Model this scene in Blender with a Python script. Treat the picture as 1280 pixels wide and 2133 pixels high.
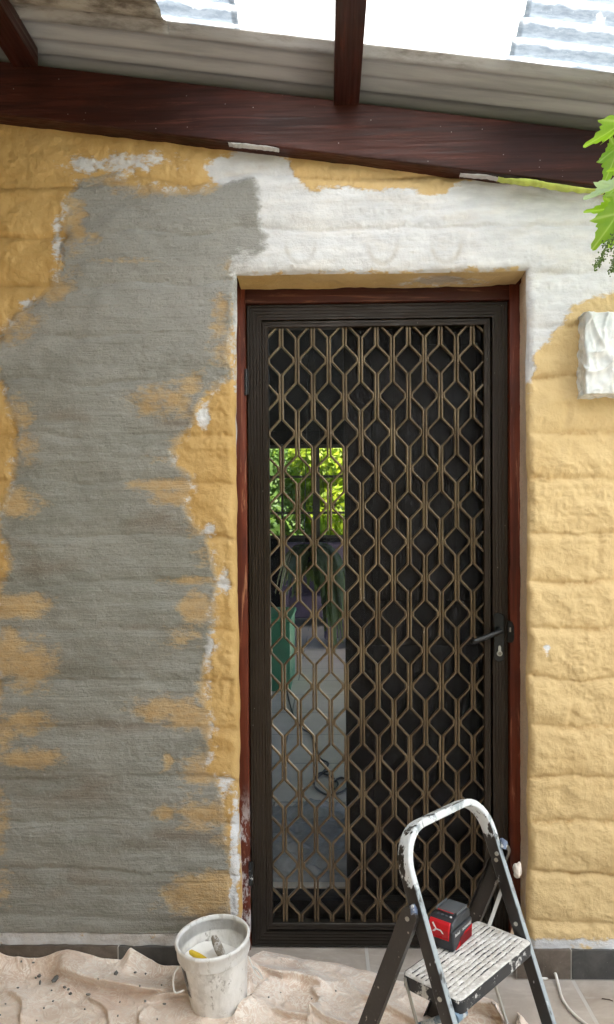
import bpy, bmesh, math, random
import numpy as np
from mathutils import Vector, Matrix
random.seed(7); np.random.seed(7)
S = bpy.context.scene
for o in list(bpy.data.objects): bpy.data.objects.remove(o)
COL = S.collection

# ------------------------------------------------------------------ camera
FPX = 1540.0; PCX = 640.0; PCY = 1161.2
CAM = np.array([.2452, -2.1849, 1.298])
P_, Yw, Ro = -.0205, .0257, .0070
def rotm(p, yaw, roll):
    cy, sy = math.cos(yaw), math.sin(yaw); cp, sp = math.cos(p), math.sin(p); cr, sr = math.cos(roll), math.sin(roll)
    Rz = np.array([[cy, -sy, 0], [sy, cy, 0], [0, 0, 1]]); Rx = np.array([[1, 0, 0], [0, cp, -sp], [0, sp, cp]])
    Ry = np.array([[cr, 0, sr], [0, 1, 0], [-sr, 0, cr]])
    return Rz @ Rx @ Ry
RM = rotm(P_, Yw, Ro)
cd = bpy.data.cameras.new('camera'); cam = bpy.data.objects.new('camera', cd); COL.objects.link(cam)
X, Yf, Z = RM[:, 0], RM[:, 1], RM[:, 2]
m = Matrix(((X[0], Z[0], -Yf[0], CAM[0]), (X[1], Z[1], -Yf[1], CAM[1]), (X[2], Z[2], -Yf[2], CAM[2]), (0, 0, 0, 1)))
cam.matrix_world = m
cd.sensor_fit = 'VERTICAL'; cd.sensor_height = 36; cd.lens = 36 * FPX / 2133
cd.shift_y = (PCY - 1066.5) / 2133; cd.clip_start = .02; cd.clip_end = 500
S.camera = cam

# ------------------------------------------------------------------ sky, sun, exposure
SUN_EL, SUN_AZ = math.radians(60), math.radians(40)    # azimuth measured from -y (behind the viewer) towards +x
w = bpy.data.worlds.new('World'); S.world = w; w.use_nodes = True
nt = w.node_tree; bg = nt.nodes['Background']; sky = nt.nodes.new('ShaderNodeTexSky'); sky.sky_type = 'NISHITA'
sky.sun_disc = False; sky.sun_elevation = SUN_EL
sdir = Vector((math.sin(SUN_AZ) * math.cos(SUN_EL), -math.cos(SUN_AZ) * math.cos(SUN_EL), math.sin(SUN_EL)))
sky.sun_rotation = math.atan2(sdir.x, sdir.y)
sky.air_density = 1.0; sky.dust_density = 3.0
nt.links.new(sky.outputs[0], bg.inputs[0]); bg.inputs[1].default_value = .07
sl = bpy.data.lights.new('sun', 'SUN'); sl.energy = 4.6; sl.angle = math.radians(.5); sl.color = (1, .95, .87)
so = bpy.data.objects.new('sun', sl); COL.objects.link(so); so.rotation_euler = (-sdir).to_track_quat('-Z', 'Y').to_euler()
S.view_settings.view_transform = 'Standard'; S.view_settings.look = 'None'; S.view_settings.gamma = 1
S.view_settings.exposure = 2.28
S.render.engine = 'CYCLES'
try:
    S.cycles.max_bounces = 10; S.cycles.diffuse_bounces = 5; S.cycles.transparent_max_bounces = 16
    S.cycles.caustics_refractive = False; S.cycles.caustics_reflective = False
except Exception: pass

# ------------------------------------------------------------------ helpers: measuring
def ray(px, py): return RM @ np.array([(px - PCX) / FPX, 1, (PCY - py) / FPX])
def at(px, py, ax, v):                      # the place-point seen at a photo pixel, on the plane axis=v
    d = ray(px, py); t = (v - CAM[ax]) / d[ax]; return CAM + d * t
def aY(px, py, y=0.0): return at(px, py, 1, y)
def aZ(px, py, z=0.0): return at(px, py, 2, z)
def lattice(seed, n=256): return np.random.RandomState(seed).rand(n, n)
_L = {}
def vn(x, y, sx, sy=None, seed=1):          # smooth value noise, feature size sx, sy in metres, 0..1
    sy = sy or sx
    if seed not in _L: _L[seed] = lattice(seed)
    L = _L[seed]; n = 256
    u = np.asarray(x, float) / sx + 37.3 * seed; v = np.asarray(y, float) / sy + 11.7 * seed
    i = np.floor(u).astype(int); j = np.floor(v).astype(int); fu = u - i; fv = v - j
    fu = fu * fu * (3 - 2 * fu); fv = fv * fv * (3 - 2 * fv)
    a = L[i % n, j % n]; b = L[(i + 1) % n, j % n]; c = L[i % n, (j + 1) % n]; d = L[(i + 1) % n, (j + 1) % n]
    return (a * (1 - fu) + b * fu) * (1 - fv) + (c * (1 - fu) + d * fu) * fv
def fbm(x, y, sx, sy=None, seed=1, o=4):
    sy = sy or sx; r = 0; a = .5; t = 0
    for k in range(o): r = r + a * vn(x, y, sx / 2**k, sy / 2**k, seed + k * 17); t += a; a *= .5
    return r / t
def sstep(a, b, x): t = np.clip((x - a) / (b - a), 0, 1); return t * t * (3 - 2 * t)

# ------------------------------------------------------------------ helpers: objects
def tag(o, label=None, cat=None, group=None, kind=None):
    if label: o['label'] = label
    if cat: o['category'] = cat
    if group: o['group'] = group
    if kind: o['kind'] = kind
    return o
def empty(name, loc, label, cat, group=None):
    o = bpy.data.objects.new(name, None); COL.objects.link(o); o.location = loc; o.empty_display_size = .05
    return tag(o, label, cat, group)
def mesh_obj(name, V, F, mat, parent=None, smooth=False, uv=None):
    me = bpy.data.meshes.new(name); me.from_pydata([tuple(map(float, v)) for v in V], [], [tuple(map(int, f)) for f in F]); me.update()
    return link(name, me, mat, parent, smooth)
def link(name, me, mat, parent=None, smooth=False):
    if mat: 
        for mm in (mat if isinstance(mat, (list, tuple)) else [mat]): me.materials.append(mm)
    if smooth: me.polygons.foreach_set('use_smooth', [True] * len(me.polygons))
    o = bpy.data.objects.new(name, me); COL.objects.link(o)
    if parent:
        o.parent = parent; bpy.context.view_layer.update(); o.matrix_parent_inverse = parent.matrix_world.inverted()
    return o
def grid_obj(name, P, mask=None, mat=None, parent=None, smooth=True, attrs=None, flip=False, thick=0):
    # P: (ni, nj, 3) array
    ni, nj, _ = P.shape; idx = np.arange(ni * nj).reshape(ni, nj)
    q = np.stack([idx[:-1, :-1], idx[1:, :-1], idx[1:, 1:], idx[:-1, 1:]], -1)
    if flip: q = q[..., ::-1]
    q = q.reshape(-1, 4) if mask is None else q[mask]
    me = bpy.data.meshes.new(name); V = P.reshape(-1, 3).astype(np.float32)
    me.vertices.add(len(V)); me.vertices.foreach_set('co', V.ravel())
    me.loops.add(q.size); me.loops.foreach_set('vertex_index', q.ravel().astype(np.int32))
    me.polygons.add(len(q)); me.polygons.foreach_set('loop_start', np.arange(0, q.size, 4, dtype=np.int32)); me.polygons.foreach_set('loop_total', np.full(len(q), 4, dtype=np.int32))
    me.update(calc_edges=True)
    for k, a in (attrs or {}).items():
        at_ = me.attributes.new(k, 'FLOAT', 'POINT'); at_.data.foreach_set('value', a.ravel().astype(np.float32))
    o = link(name, me, mat, parent, smooth)
    if thick:
        md = o.modifiers.new('thickness', 'SOLIDIFY'); md.thickness = thick; md.offset = -1
    return o
class MB:
    def __init__(s): s.V = []; s.F = []
    def add(s, V, F):
        n = len(s.V); s.V += [tuple(v) for v in V]; s.F += [tuple(i + n for i in f) for f in F]; return s
    def box(s, lo, hi, M=None, bev=0):
        x0, y0, z0 = lo; x1, y1, z1 = hi
        if bev <= 0:
            V = [(x, y, z) for z in (z0, z1) for y in (y0, y1) for x in (x0, x1)]
            F = [(0, 2, 3, 1), (4, 5, 7, 6), (0, 1, 5, 4), (2, 6, 7, 3), (0, 4, 6, 2), (1, 3, 7, 5)]
        else:
            bm = bmesh.new(); bmesh.ops.create_cube(bm, size=1)
            for v in bm.verts: v.co = Vector(((x0 + x1) / 2 + v.co.x * (x1 - x0), (y0 + y1) / 2 + v.co.y * (y1 - y0), (z0 + z1) / 2 + v.co.z * (z1 - z0)))
            bmesh.ops.bevel(bm, geom=list(bm.edges), offset=bev, segments=3, profile=.5, affect='EDGES')
            bm.verts.index_update(); V = [tuple(v.co) for v in bm.verts]; F = [tuple(v.index for v in f.verts) for f in bm.faces]; bm.free()
        if M is not None: V = [tuple(M @ Vector(v)) for v in V]
        return s.add(V, F)
    def sweep(s, path, prof, N, caps=True, closed=False, scale=None):
        # prof = [(a, b)]: a along T x N, b along N
        path = [Vector(p) for p in path]; n = len(path); N = Vector(N).normalized(); rings = []
        for i, p in enumerate(path):
            t0 = (p - path[i - 1]) if (i > 0 or closed) else None
            t1 = (path[(i + 1) % n] - p) if (i < n - 1 or closed) else None
            if t0 is None: t0 = t1
            if t1 is None: t1 = t0
            t0 = t0.normalized(); t1 = t1.normalized(); T = (t0 + t1).normalized()
            k = 1 / max(.35, T.dot(t0)); B = T.cross(N).normalized(); sc = scale[i] if scale else 1
            rings.append([p + B * (a * k * sc) + N * (b * sc) for a, b in prof])
        m_ = len(prof); V = [v for r in rings for v in r]; F = []
        for i in range(n if closed else n - 1):
            for j in range(m_):
                a = i * m_ + j; b = i * m_ + (j + 1) % m_; c = ((i + 1) % n) * m_ + (j + 1) % m_; d = ((i + 1) % n) * m_ + j
                F.append((a, b, c, d))
        if caps and not closed: F.append(tuple(range(m_ - 1, -1, -1))); F.append(tuple((n - 1) * m_ + j for j in range(m_)))
        return s.add(V, F)
    def tube(s, path, r, seg=8, radii=None):
        path = [Vector(p) for p in path]; n = len(path); V = []; F = []; up = Vector((0, 0, 1)); prev = None
        for i, p in enumerate(path):
            T = (path[min(i + 1, n - 1)] - path[max(i - 1, 0)]).normalized()
            if prev is None: A = T.orthogonal().normalized()
            else: A = (prev - T * prev.dot(T)); A = A.normalized() if A.length > 1e-6 else T.orthogonal().normalized()
            prev = A; B = T.cross(A); rr = radii[i] if radii else r
            V += [p + (A * math.cos(2 * math.pi * k / seg) + B * math.sin(2 * math.pi * k / seg)) * rr for k in range(seg)]
        for i in range(n - 1):
            for k in range(seg): F.append((i * seg + k, i * seg + (k + 1) % seg, (i + 1) * seg + (k + 1) % seg, (i + 1) * seg + k))
        F.append(tuple(range(seg - 1, -1, -1))); F.append(tuple((n - 1) * seg + k for k in range(seg)))
        return s.add(V, F)
    def lathe(s, prof, c=(0, 0, 0), seg=48, M=None, wob=None):
        V = []; F = []; n = len(prof)
        for r, z in prof:
            for k in range(seg):
                a = 2 * math.pi * k / seg; p = Vector((r * math.cos(a), r * math.sin(a), z))
                V.append(tuple((M @ p) if M is not None else p + Vector(c)))
        for i in range(n - 1):
            for k in range(seg): F.append((i * seg + k, i * seg + (k + 1) % seg, (i + 1) * seg + (k + 1) % seg, (i + 1) * seg + k))
        return s.add(V, F)
    def prism(s, poly, axis_fn, d0, d1):
        n = len(poly); V = [axis_fn(a, b, d0) for a, b in poly] + [axis_fn(a, b, d1) for a, b in poly]
        F = [tuple(range(n - 1, -1, -1)), tuple(range(n, 2 * n))] + [(i, (i + 1) % n, n + (i + 1) % n, n + i) for i in range(n)]
        return s.add(V, F)
    def build(s, name, mat, parent=None, smooth=False, auto=None):
        me = bpy.data.meshes.new(name); me.from_pydata([tuple(map(float, v)) for v in s.V], [], s.F); me.update()
        bm = bmesh.new(); bm.from_mesh(me); bmesh.ops.recalc_face_normals(bm, faces=bm.faces); bm.to_mesh(me); bm.free()
        o = link(name, me, mat, parent, smooth or bool(auto))
        if auto: me.set_sharp_from_angle(angle=math.radians(auto))
        return o
def smooth_path(pts, n=8):                  # Catmull-Rom
    P = [Vector(p) for p in pts]; P = [P[0] * 2 - P[1]] + P + [P[-1] * 2 - P[-2]]; out = []
    for i in range(1, len(P) - 2):
        for k in range(n):
            t = k / n; a, b, c, d = P[i - 1], P[i], P[i + 1], P[i + 2]
            out.append(.5 * ((2 * b) + (c - a) * t + (2 * a - 5 * b + 4 * c - d) * t * t + (3 * b - a - 3 * c + d) * t**3))
    out.append(P[-2]); return out

# ------------------------------------------------------------------ helpers: materials
class G:
    def __init__(s, name, rough=.6, base=(.5, .5, .5), metal=0, spec=.5):
        s.m = bpy.data.materials.new(name); s.m.use_nodes = True; s.t = s.m.node_tree; s.n = s.t.nodes
        s.b = s.n['Principled BSDF']; s.out = s.n['Material Output']; s.set('Roughness', rough); s.set('Base Color', base); s.set('Metallic', metal); s.set('Specular IOR Level', spec)
        s._o = None
    def L(s, a, b): s.t.links.new(a, b)
    def set(s, k, v):
        i = s.b.inputs[k]
        if hasattr(v, 'is_linked') or isinstance(v, bpy.types.NodeSocket): s.L(v, i)
        else: i.default_value = (*v, 1) if isinstance(v, tuple) and len(v) == 3 and i.type == 'RGBA' else v
        return s
    def new(s, t): return s.n.new(t)
    def inp(s, i, v):
        if v is None: return
        if isinstance(v, bpy.types.NodeSocket): s.L(v, i)
        elif i.type == 'RGBA' and len(v) == 3: i.default_value = (*v, 1)
        else: i.default_value = v
    def obj(s):
        if not s._o: s._o = s.new('ShaderNodeTexCoord').outputs['Object']
        return s._o
    def map(s, sc=(1, 1, 1), loc=(0, 0, 0), rot=(0, 0, 0), v=None):
        k = s.new('ShaderNodeMapping'); k.inputs['Scale'].default_value = sc; k.inputs['Location'].default_value = loc; k.inputs['Rotation'].default_value = rot
        s.L(v or s.obj(), k.inputs[0]); return k.outputs[0]
    def noise(s, scale, detail=4, rough=.55, v=None, sc=None, dist=0, loc=(0, 0, 0)):
        k = s.new('ShaderNodeTexNoise'); k.inputs['Scale'].default_value = scale; k.inputs['Detail'].default_value = detail
        k.inputs['Roughness'].default_value = rough; k.inputs['Distortion'].default_value = dist
        s.L(s.map(sc or (1, 1, 1), loc, v=v), k.inputs['Vector']); return k.outputs['Fac']
    def voro(s, scale, feat='F1', v=None, sc=None, rnd=1, out='Distance'):
        k = s.new('ShaderNodeTexVoronoi'); k.feature = feat; k.inputs['Scale'].default_value = scale; k.inputs['Randomness'].default_value = rnd
        s.L(s.map(sc or (1, 1, 1), v=v), k.inputs['Vector']); return k.outputs[out]
    def rng(s, v, a, b, c=0., d=1., smooth=True):
        k = s.new('ShaderNodeMapRange'); k.interpolation_type = 'SMOOTHSTEP' if smooth else 'LINEAR'
        s.inp(k.inputs['Value'], v)
        for n_, q in (('From Min', a), ('From Max', b), ('To Min', c), ('To Max', d)): s.inp(k.inputs[n_], q)
        return k.outputs[0]
    def math(s, op, a, b=None, clamp=False):
        k = s.new('ShaderNodeMath'); k.operation = op; k.use_clamp = clamp; s.inp(k.inputs[0], a)
        if b is not None: s.inp(k.inputs[1], b)
        return k.outputs[0]
    def mix(s, f, a, b, mode='MIX'):
        k = s.new('ShaderNodeMix'); k.data_type = 'RGBA'; k.blend_type = mode
        s.inp(k.inputs[0], f); s.inp(k.inputs[6], a); s.inp(k.inputs[7], b); return k.outputs[2]
    def attr(s, n): k = s.new('ShaderNodeAttribute'); k.attribute_name = n; return k.outputs['Fac']
    def sep(s, v=None): k = s.new('ShaderNodeSeparateXYZ'); s.L(v or s.obj(), k.inputs[0]); return k.outputs
    def bump(s, h, strength=1., dist=.001, prev=None):
        k = s.new('ShaderNodeBump'); k.inputs['Strength'].default_value = strength; k.inputs['Distance'].default_value = dist
        s.L(h, k.inputs['Height']); 
        if prev: s.L(prev, k.inputs['Normal'])
        s.L(k.outputs[0], s.b.inputs['Normal']); return k.outputs[0]

def mat_wall():
    g = G('painted_block_wall', .75, spec=.3)
    ce, wh, th, st = g.attr('cement'), g.attr('primer'), g.attr('thin'), g.attr('stain')
    e1 = g.noise(22, 7, .68, sc=(.7, 1, 1.1)); e2 = g.noise(90, 4, .65, sc=(.5, 1, 1.2)); e3 = g.noise(9, 5, .6, sc=(.6, 1, 1.4), loc=(3, 0, 1))
    en = g.math('ADD', g.math('MULTIPLY', g.math('SUBTRACT', e1, .5), .075), g.math('MULTIPLY', g.math('SUBTRACT', e2, .5), .03))
    cm0 = g.rng(g.math('ADD', ce, en), -.009, .014)
    # where the cement was dragged on thin the paint below shows in patches
    tn = g.math('ADD', th, g.math('ADD', g.math('MULTIPLY', g.math('SUBTRACT', e1, .5), 1.5), g.math('MULTIPLY', g.math('SUBTRACT', e2, .5), .9)))
    tm = g.rng(tn, .40, .95, 0., .9)
    cm = g.math('MULTIPLY', cm0, g.math('SUBTRACT', 1., tm), True)
    wm0 = g.rng(g.math('ADD', wh, g.math('MULTIPLY', en, .9)), -.006, .006)
    wthin = g.rng(g.noise(14, 6, .6, sc=(.5, 1, 1.6), loc=(5, 2, 7)), .3, .55, .88, 1.)
    wm = g.math('MULTIPLY', wm0, wthin)
    # colours
    yv = g.noise(6, 6, .6); yv2 = g.noise(40, 5, .7, sc=(1.4, 1, .5))
    yel = g.mix(g.rng(yv, .3, .7), (.47, .29, .095), (.56, .375, .15)); yel = g.mix(g.rng(yv2, .35, .75, 0, .4), yel, (.60, .41, .18)); xx_ = g.sep()[0]; yel = g.mix(g.rng(g.math('ADD', xx_, g.math('MULTIPLY', yv, .5)), .1, 1.1, 0, .75), yel, (.62, .475, .255))  # yellow mixed paler towards the right to carry the stronger light there
    dirt = g.rng(g.noise(3.2, 6, .65, loc=(9, 1, 2)), .52, .75, 0, .35); yel = g.mix(dirt, yel, (.47, .30, .11))
    jt = g.attr('joint'); yel = g.mix(g.math('MULTIPLY', jt, g.rng(yv2, .3, .65, .1, .8)), yel, (.36, .215, .07))  # joint lines darkened: dirt plus groove shade put into the colour
    speck = g.rng(g.voro(38, sc=(1, .2, 1)), .0, .05, .8, 0.); yel = g.mix(speck, yel, (.8, .74, .62))
    c1 = g.noise(5, 6, .6, sc=(.4, 1, 1.6), loc=(1, 4, 2)); c2 = g.noise(17, 6, .68, sc=(.2, 1, 1.6), dist=.4); c3 = g.noise(95, 4, .65)
    cem = g.mix(g.rng(c1, .32, .68), (.205, .207, .178), (.300, .300, .270)); cem = g.mix(g.rng(c2, .35, .7, 0, .45), cem, (.34, .338, .315)); zz_ = g.sep()[2]; cem = g.mix(g.rng(g.math('ADD', zz_, g.math('MULTIPLY', c1, .5)), 1.5, 2.4, 0, .45), cem, (.36, .355, .35))  # lighter with height: stronger light up there is mixed into the cement colour
    cem = g.mix(g.math('MULTIPLY', g.math('MULTIPLY', st, .6), g.rng(e3, .38, .62), True), cem, (.20, .155, .115)); cem = g.mix(g.rng(st, -.2, -.8), cem, (.74, .61, .47)); cem = g.mix(g.rng(c3, .52, .72, 0, .5), cem, (.36, .355, .33)); cem = g.mix(g.rng(g.noise(190, 3, .6, loc=(7, 7, 7)), .55, .75, 0, .5), cem, (.10, .10, .09))
    pinky = g.mix(g.rng(e2, .35, .65), (.46, .31, .155), (.44, .36, .255))
    yel2 = g.mix(g.math('MULTIPLY', cm0, .5), yel, pinky)
    wht = g.mix(g.rng(g.noise(18, 6, .65, sc=(.35, 1, 1.4)), .3, .75), (.56, .575, .60), (.74, .75, .765))
    wht = g.mix(g.rng(g.noise(4, 4, .6, loc=(2, 2, 8)), .45, .7, 0, .35), wht, (.60, .60, .61))
    rg = g.attr('ring'); wht = g.mix(g.math('MULTIPLY', rg, g.rng(e1, .3, .6, .3, 1.)), wht, (.52, .51, .50))
    bw = g.math('MULTIPLY', g.rng(g.math('ABSOLUTE', g.math('ADD', ce, g.math('MULTIPLY', g.math('SUBTRACT', e3, .5), .08))), .022, .004), g.rng(g.noise(30, 6, .7, sc=(.8, 1, 1), loc=(8, 1, 3)), .50, .62))
    wm = g.math('MAXIMUM', wm, g.math('MULTIPLY', bw, g.rng(ce, -.09, -.05, 0, .75)))
    col = g.mix(wm, yel2, wht); col = g.mix(cm, col, cem)
    g.set('Base Color', col)
    # relief: sandy render with brush strokes, softer under the paint
    fine = g.noise(105, 5, .72); strokes = g.noise(34, 5, .62, sc=(.14, 1, 1.5), dist=.5); strokes2 = g.noise(170, 3, .6, sc=(.1, 1, 1.2), dist=.3)
    lump = g.noise(26, 6, .55, loc=(4, 4, 4), dist=.3); vs = g.noise(90, 3, .6, sc=(1.6, 1, .16))
    hc = g.math('ADD', g.math('MULTIPLY', fine, .75), g.math('ADD', g.math('MULTIPLY', strokes, 1.15), g.math('MULTIPLY', strokes2, .0)))
    hy = g.math('ADD', g.math('MULTIPLY', lump, 1.25), g.math('ADD', g.math('MULTIPLY', vs, .10), g.math('MULTIPLY', fine, .26)))
    hw = g.math('ADD', g.math('MULTIPLY', strokes, .5), g.math('MULTIPLY', fine, .55))
    k = g.new('ShaderNodeMix'); g.L(wm, k.inputs[0]); g.L(hy, k.inputs[2]); g.L(hw, k.inputs[3])
    k2 = g.new('ShaderNodeMix'); g.L(cm0, k2.inputs[0]); g.L(k.outputs[0], k2.inputs[2]); g.L(hc, k2.inputs[3])
    g.bump(g.math('ADD', k2.outputs[0], g.math('MULTIPLY', cm, .4)), 1., .0065)
    g.set('Roughness', g.math('ADD', .62, g.math('MULTIPLY', cm, .25)))
    return g.m
def mat_timber(name, a, b, worn=.0, axis=0, scratch=(.40, .19, .10), rough=.55, specks=0.0):
    g = G(name, rough, spec=.28); sc = [14, 14, 14]; sc[axis] = .9
    n1 = g.noise(3.2, 8, .65, sc=tuple(sc), dist=.4); sc2 = [60, 60, 60]; sc2[axis] = 1.6; n2 = g.noise(2.5, 5, .6, sc=tuple(sc2))
    kn = g.noise(3, 4, .6); c = g.mix(g.rng(n1, .3, .7), a, b); c = g.mix(g.rng(n2, .5, .75, 0, .45), c, tuple(x * .5 for x in a)); c = g.mix(g.rng(kn, .45, .65, 0, .5), c, tuple(x * .45 for x in a))
    if worn: c = g.mix(g.math('MULTIPLY', g.rng(g.noise(4, 8, .75, sc=tuple(x * .8 for x in sc), dist=1.5), .56, .66), worn), c, scratch)
    if 'smeared' in name: c = g.mix(g.math('MULTIPLY', g.rng(g.noise(26, 6, .7, sc=(1, 1, .5)), .50, .60), g.rng(g.sep()[2], .55, .35, 0, .85)), c, (.62, .60, .60))
    if specks: c = g.mix(g.rng(g.voro(30), 0, .07, specks, 0), c, (.65, .62, .58))
    g.set('Base Color', c); g.bump(g.math('ADD', n1, g.math('MULTIPLY', n2, .6)), .7, .0015); g.set('Roughness', g.rng(n2, .3, .7, rough - .12, rough + .15)); return g.m
def mat_simple(name, c, rough=.5, metal=0, var=.15, scale=8, bump=0, spec=.5):
    g = G(name, rough, metal=metal, spec=spec); n = g.noise(scale, 5, .6)
    g.set('Base Color', g.mix(g.rng(n, .3, .7), tuple(x * (1 - var) for x in c), tuple(min(1, x * (1 + var)) for x in c)))
    g.set('Roughness', g.rng(n, .3, .7, max(.05, rough - .07), min(1, rough + .08)))
    if bump: g.bump(g.noise(scale * 6, 4, .6), .6, bump)
    return g.m
def mat_splat(name, base, paint, rough=.4, amt=.55, scale=30, sc=(1, 1, 1), metal=0, fine=.03):
    g = G(name, rough, metal=metal); n = g.noise(scale, 7, .72, sc=sc); n2 = g.noise(scale * 4, 4, .6); n3 = g.noise(5, 5, .6)
    b = g.mix(g.rng(n3, .35, .65), tuple(x * .8 for x in base), tuple(x * 1.2 for x in base)); b = g.mix(g.rng(n2, .55, .7, 0, .4), b, tuple(min(1, x * 1.6 + .02) for x in base))
    p = g.mix(n2, tuple(x * .75 for x in paint), paint); f = g.rng(n, amt, amt + .04); f2 = g.rng(g.voro(scale * 1.6), 0, fine * 3, .9, 0); f = g.math('MAXIMUM', f, f2)
    g.set('Base Color', g.mix(f, b, p)); g.set('Roughness', g.math('ADD', rough, g.math('MULTIPLY', f, .35))); g.bump(f, .6, .0008); return g.m

M = {}
M['wall'] = mat_wall()
M['beam'] = mat_timber('stained_beam_timber', (.022, .0055, .0035), (.066, .016, .009), .35, 0, scratch=(.15, .05, .030), specks=.5, rough=.5)
M['purlin'] = mat_timber('stained_purlin_timber', (.022, .006, .004), (.05, .012, .007), .35, 1, scratch=(.16, .04, .02), rough=.45)
M['jambv'] = mat_timber('worn_red_timber_upright', (.075, .014, .006), (.16, .032, .012), .8, 2, rough=.5, scratch=(.34, .14, .08))
M['jambl'] = mat_timber('smeared_worn_red_timber', (.075, .014, .006), (.16, .032, .012), .85, 2, rough=.5, scratch=(.38, .17, .09))
M['jambh'] = mat_timber('red_timber_head', (.035, .008, .005), (.06, .014, .008), .3, 0, rough=.5)
def mat_alu():
    g = G('bronze_aluminium', .45, metal=.2, spec=.3); s1 = g.noise(4, 4, .6, sc=(1, 1, .2)); c = g.mix(g.rng(s1, .3, .7), (.020, .013, .008), (.032, .022, .014))
    dz = g.sep()[2]; low = g.rng(g.math('ADD', dz, g.math('MULTIPLY', g.noise(12, 4), .3)), .1, .6, .75, 0)
    c = g.mix(low, c, (.016, .014, .012))
    c = g.mix(g.rng(g.voro(26, sc=(1, 1, .6)), 0, .05, .9, 0), c, (.6, .58, .52)); c = g.mix(g.rng(g.noise(9, 7, .7, sc=(1, 1, .7)), .73, .76, 0, .7), c, (.5, .48, .44))
    g.set('Base Color', c); g.set('Roughness', g.rng(g.noise(30, 4), .3, .7, .3, .5)); return g.m
M['alu'] = mat_alu()
def mat_grille():
    g = G('bronze_grille', .32, metal=.6); s1 = g.noise(7, 4, .6); c = g.mix(g.rng(s1, .3, .7), (.085, .058, .032), (.14, .103, .060))
    c = g.mix(g.rng(g.noise(18, 6, .7), .55, .75, 0, .6), c, (.045, .032, .022)); c = g.mix(g.rng(g.voro(40), 0, .075, .9, 0), c, (.72, .68, .6)); g.set('Base Color', c); return g.m
M['grille'] = mat_grille()
def mat_screen():
    g = G('fly_screen_mesh', .6); n = g.noise(5, 4, .6); g.set('Base Color', g.mix(g.rng(n, .3, .7), (.010, .012, .016), (.020, .023, .028)))
    t = g.new('ShaderNodeBsdfTransparent'); mx = g.new('ShaderNodeMixShader'); 
    wv = g.noise(14, 3, .6); g.L(g.rng(wv, .3, .7, .16, .26), mx.inputs[0]); g.L(t.outputs[0], mx.inputs[1]); g.L(g.b.outputs[0], mx.inputs[2]); g.L(mx.outputs[0], g.out.inputs[0]); return g.m
M['screen'] = mat_screen()
def mat_translucent(name, base, tr, fac=.6, rough=.4, clear=0., var=None):
    g = G(name, rough); c = var(g) if var else base; g.set('Base Color', c)
    t = g.new('ShaderNodeBsdfTranslucent'); g.inp(t.inputs[0], var(g) if (var and tr is None) else tr)
    mx = g.new('ShaderNodeMixShader'); mx.inputs[0].default_value = fac; g.L(g.b.outputs[0], mx.inputs[1]); g.L(t.outputs[0], mx.inputs[2]); last = mx.outputs[0]
    if clear:
        tp = g.new('ShaderNodeBsdfTransparent'); tp.inputs[0].default_value = (.9, .95, 1, 1); m2 = g.new('ShaderNodeMixShader'); m2.inputs[0].default_value = clear
        g.L(last, m2.inputs[1]); g.L(tp.outputs[0], m2.inputs[2]); last = m2.outputs[0]
    g.L(last, g.out.inputs[0]); return g
M['milky'] = mat_translucent('milky_polycarbonate', (.85, .87, .88), (.93, .95, .96), .75, .3).m
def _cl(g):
    yy_ = g.sep()[1]; lit_crest = g.rng(g.math('ADD', g.math('COSINE', g.math('MULTIPLY', yy_, 2 * math.pi / .07)), g.math('MULTIPLY', g.math('SUBTRACT', g.noise(14, 5), .5), 2.4)), .35, .95)
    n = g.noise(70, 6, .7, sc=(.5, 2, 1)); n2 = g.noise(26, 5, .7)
    c = g.mix(g.rng(n, .35, .65), (.33, .38, .43), (.46, .51, .56)); c = g.mix(g.rng(n2, .60, .68, 0, .7), c, (.9, .93, .95)); return g.mix(lit_crest, c, (.95, .96, .97))  # whitish crests: light on the ridges put into the sheet colour
M['clear'] = mat_translucent('clear_weathered_lit_crests', None, None, .6, .25, clear=.12, var=_cl).m
def mat_opaque():
    g = G('weathered_fibre_sheet', .6); n = g.noise(4, 7, .65, sc=(.4, 6, 1)); n2 = g.noise(12, 7, .7, sc=(.6, 2, 1))
    y = g.sep()[1]; out = g.rng(g.math('ADD', y, g.math('MULTIPLY', g.math('SUBTRACT', n2, .5), .10)), -.15, -.24)
    c = g.mix(g.rng(n, .35, .65), (.27, .275, .28), (.39, .395, .40)); d = g.mix(g.rng(n2, .35, .62), (.10, .08, .06), (.36, .34, .30))
    cr_ = g.math('ABSOLUTE', g.math('SINE', g.math('MULTIPLY', g.math('ADD', y, .0175), math.pi / .07))); ln = g.rng(g.math('ADD', cr_, g.math('MULTIPLY', g.math('SUBTRACT', n2, .5), .25)), .0, .30, .75, 0)  # dark rib lines: shade of the creases drawn in colour
    c = g.mix(ln, c, (.10, .085, .075)); g.set('Base Color', g.mix(out, c, d)); g.bump(n2, .5, .001); return g.m
M['opaque'] = mat_opaque()

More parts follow.
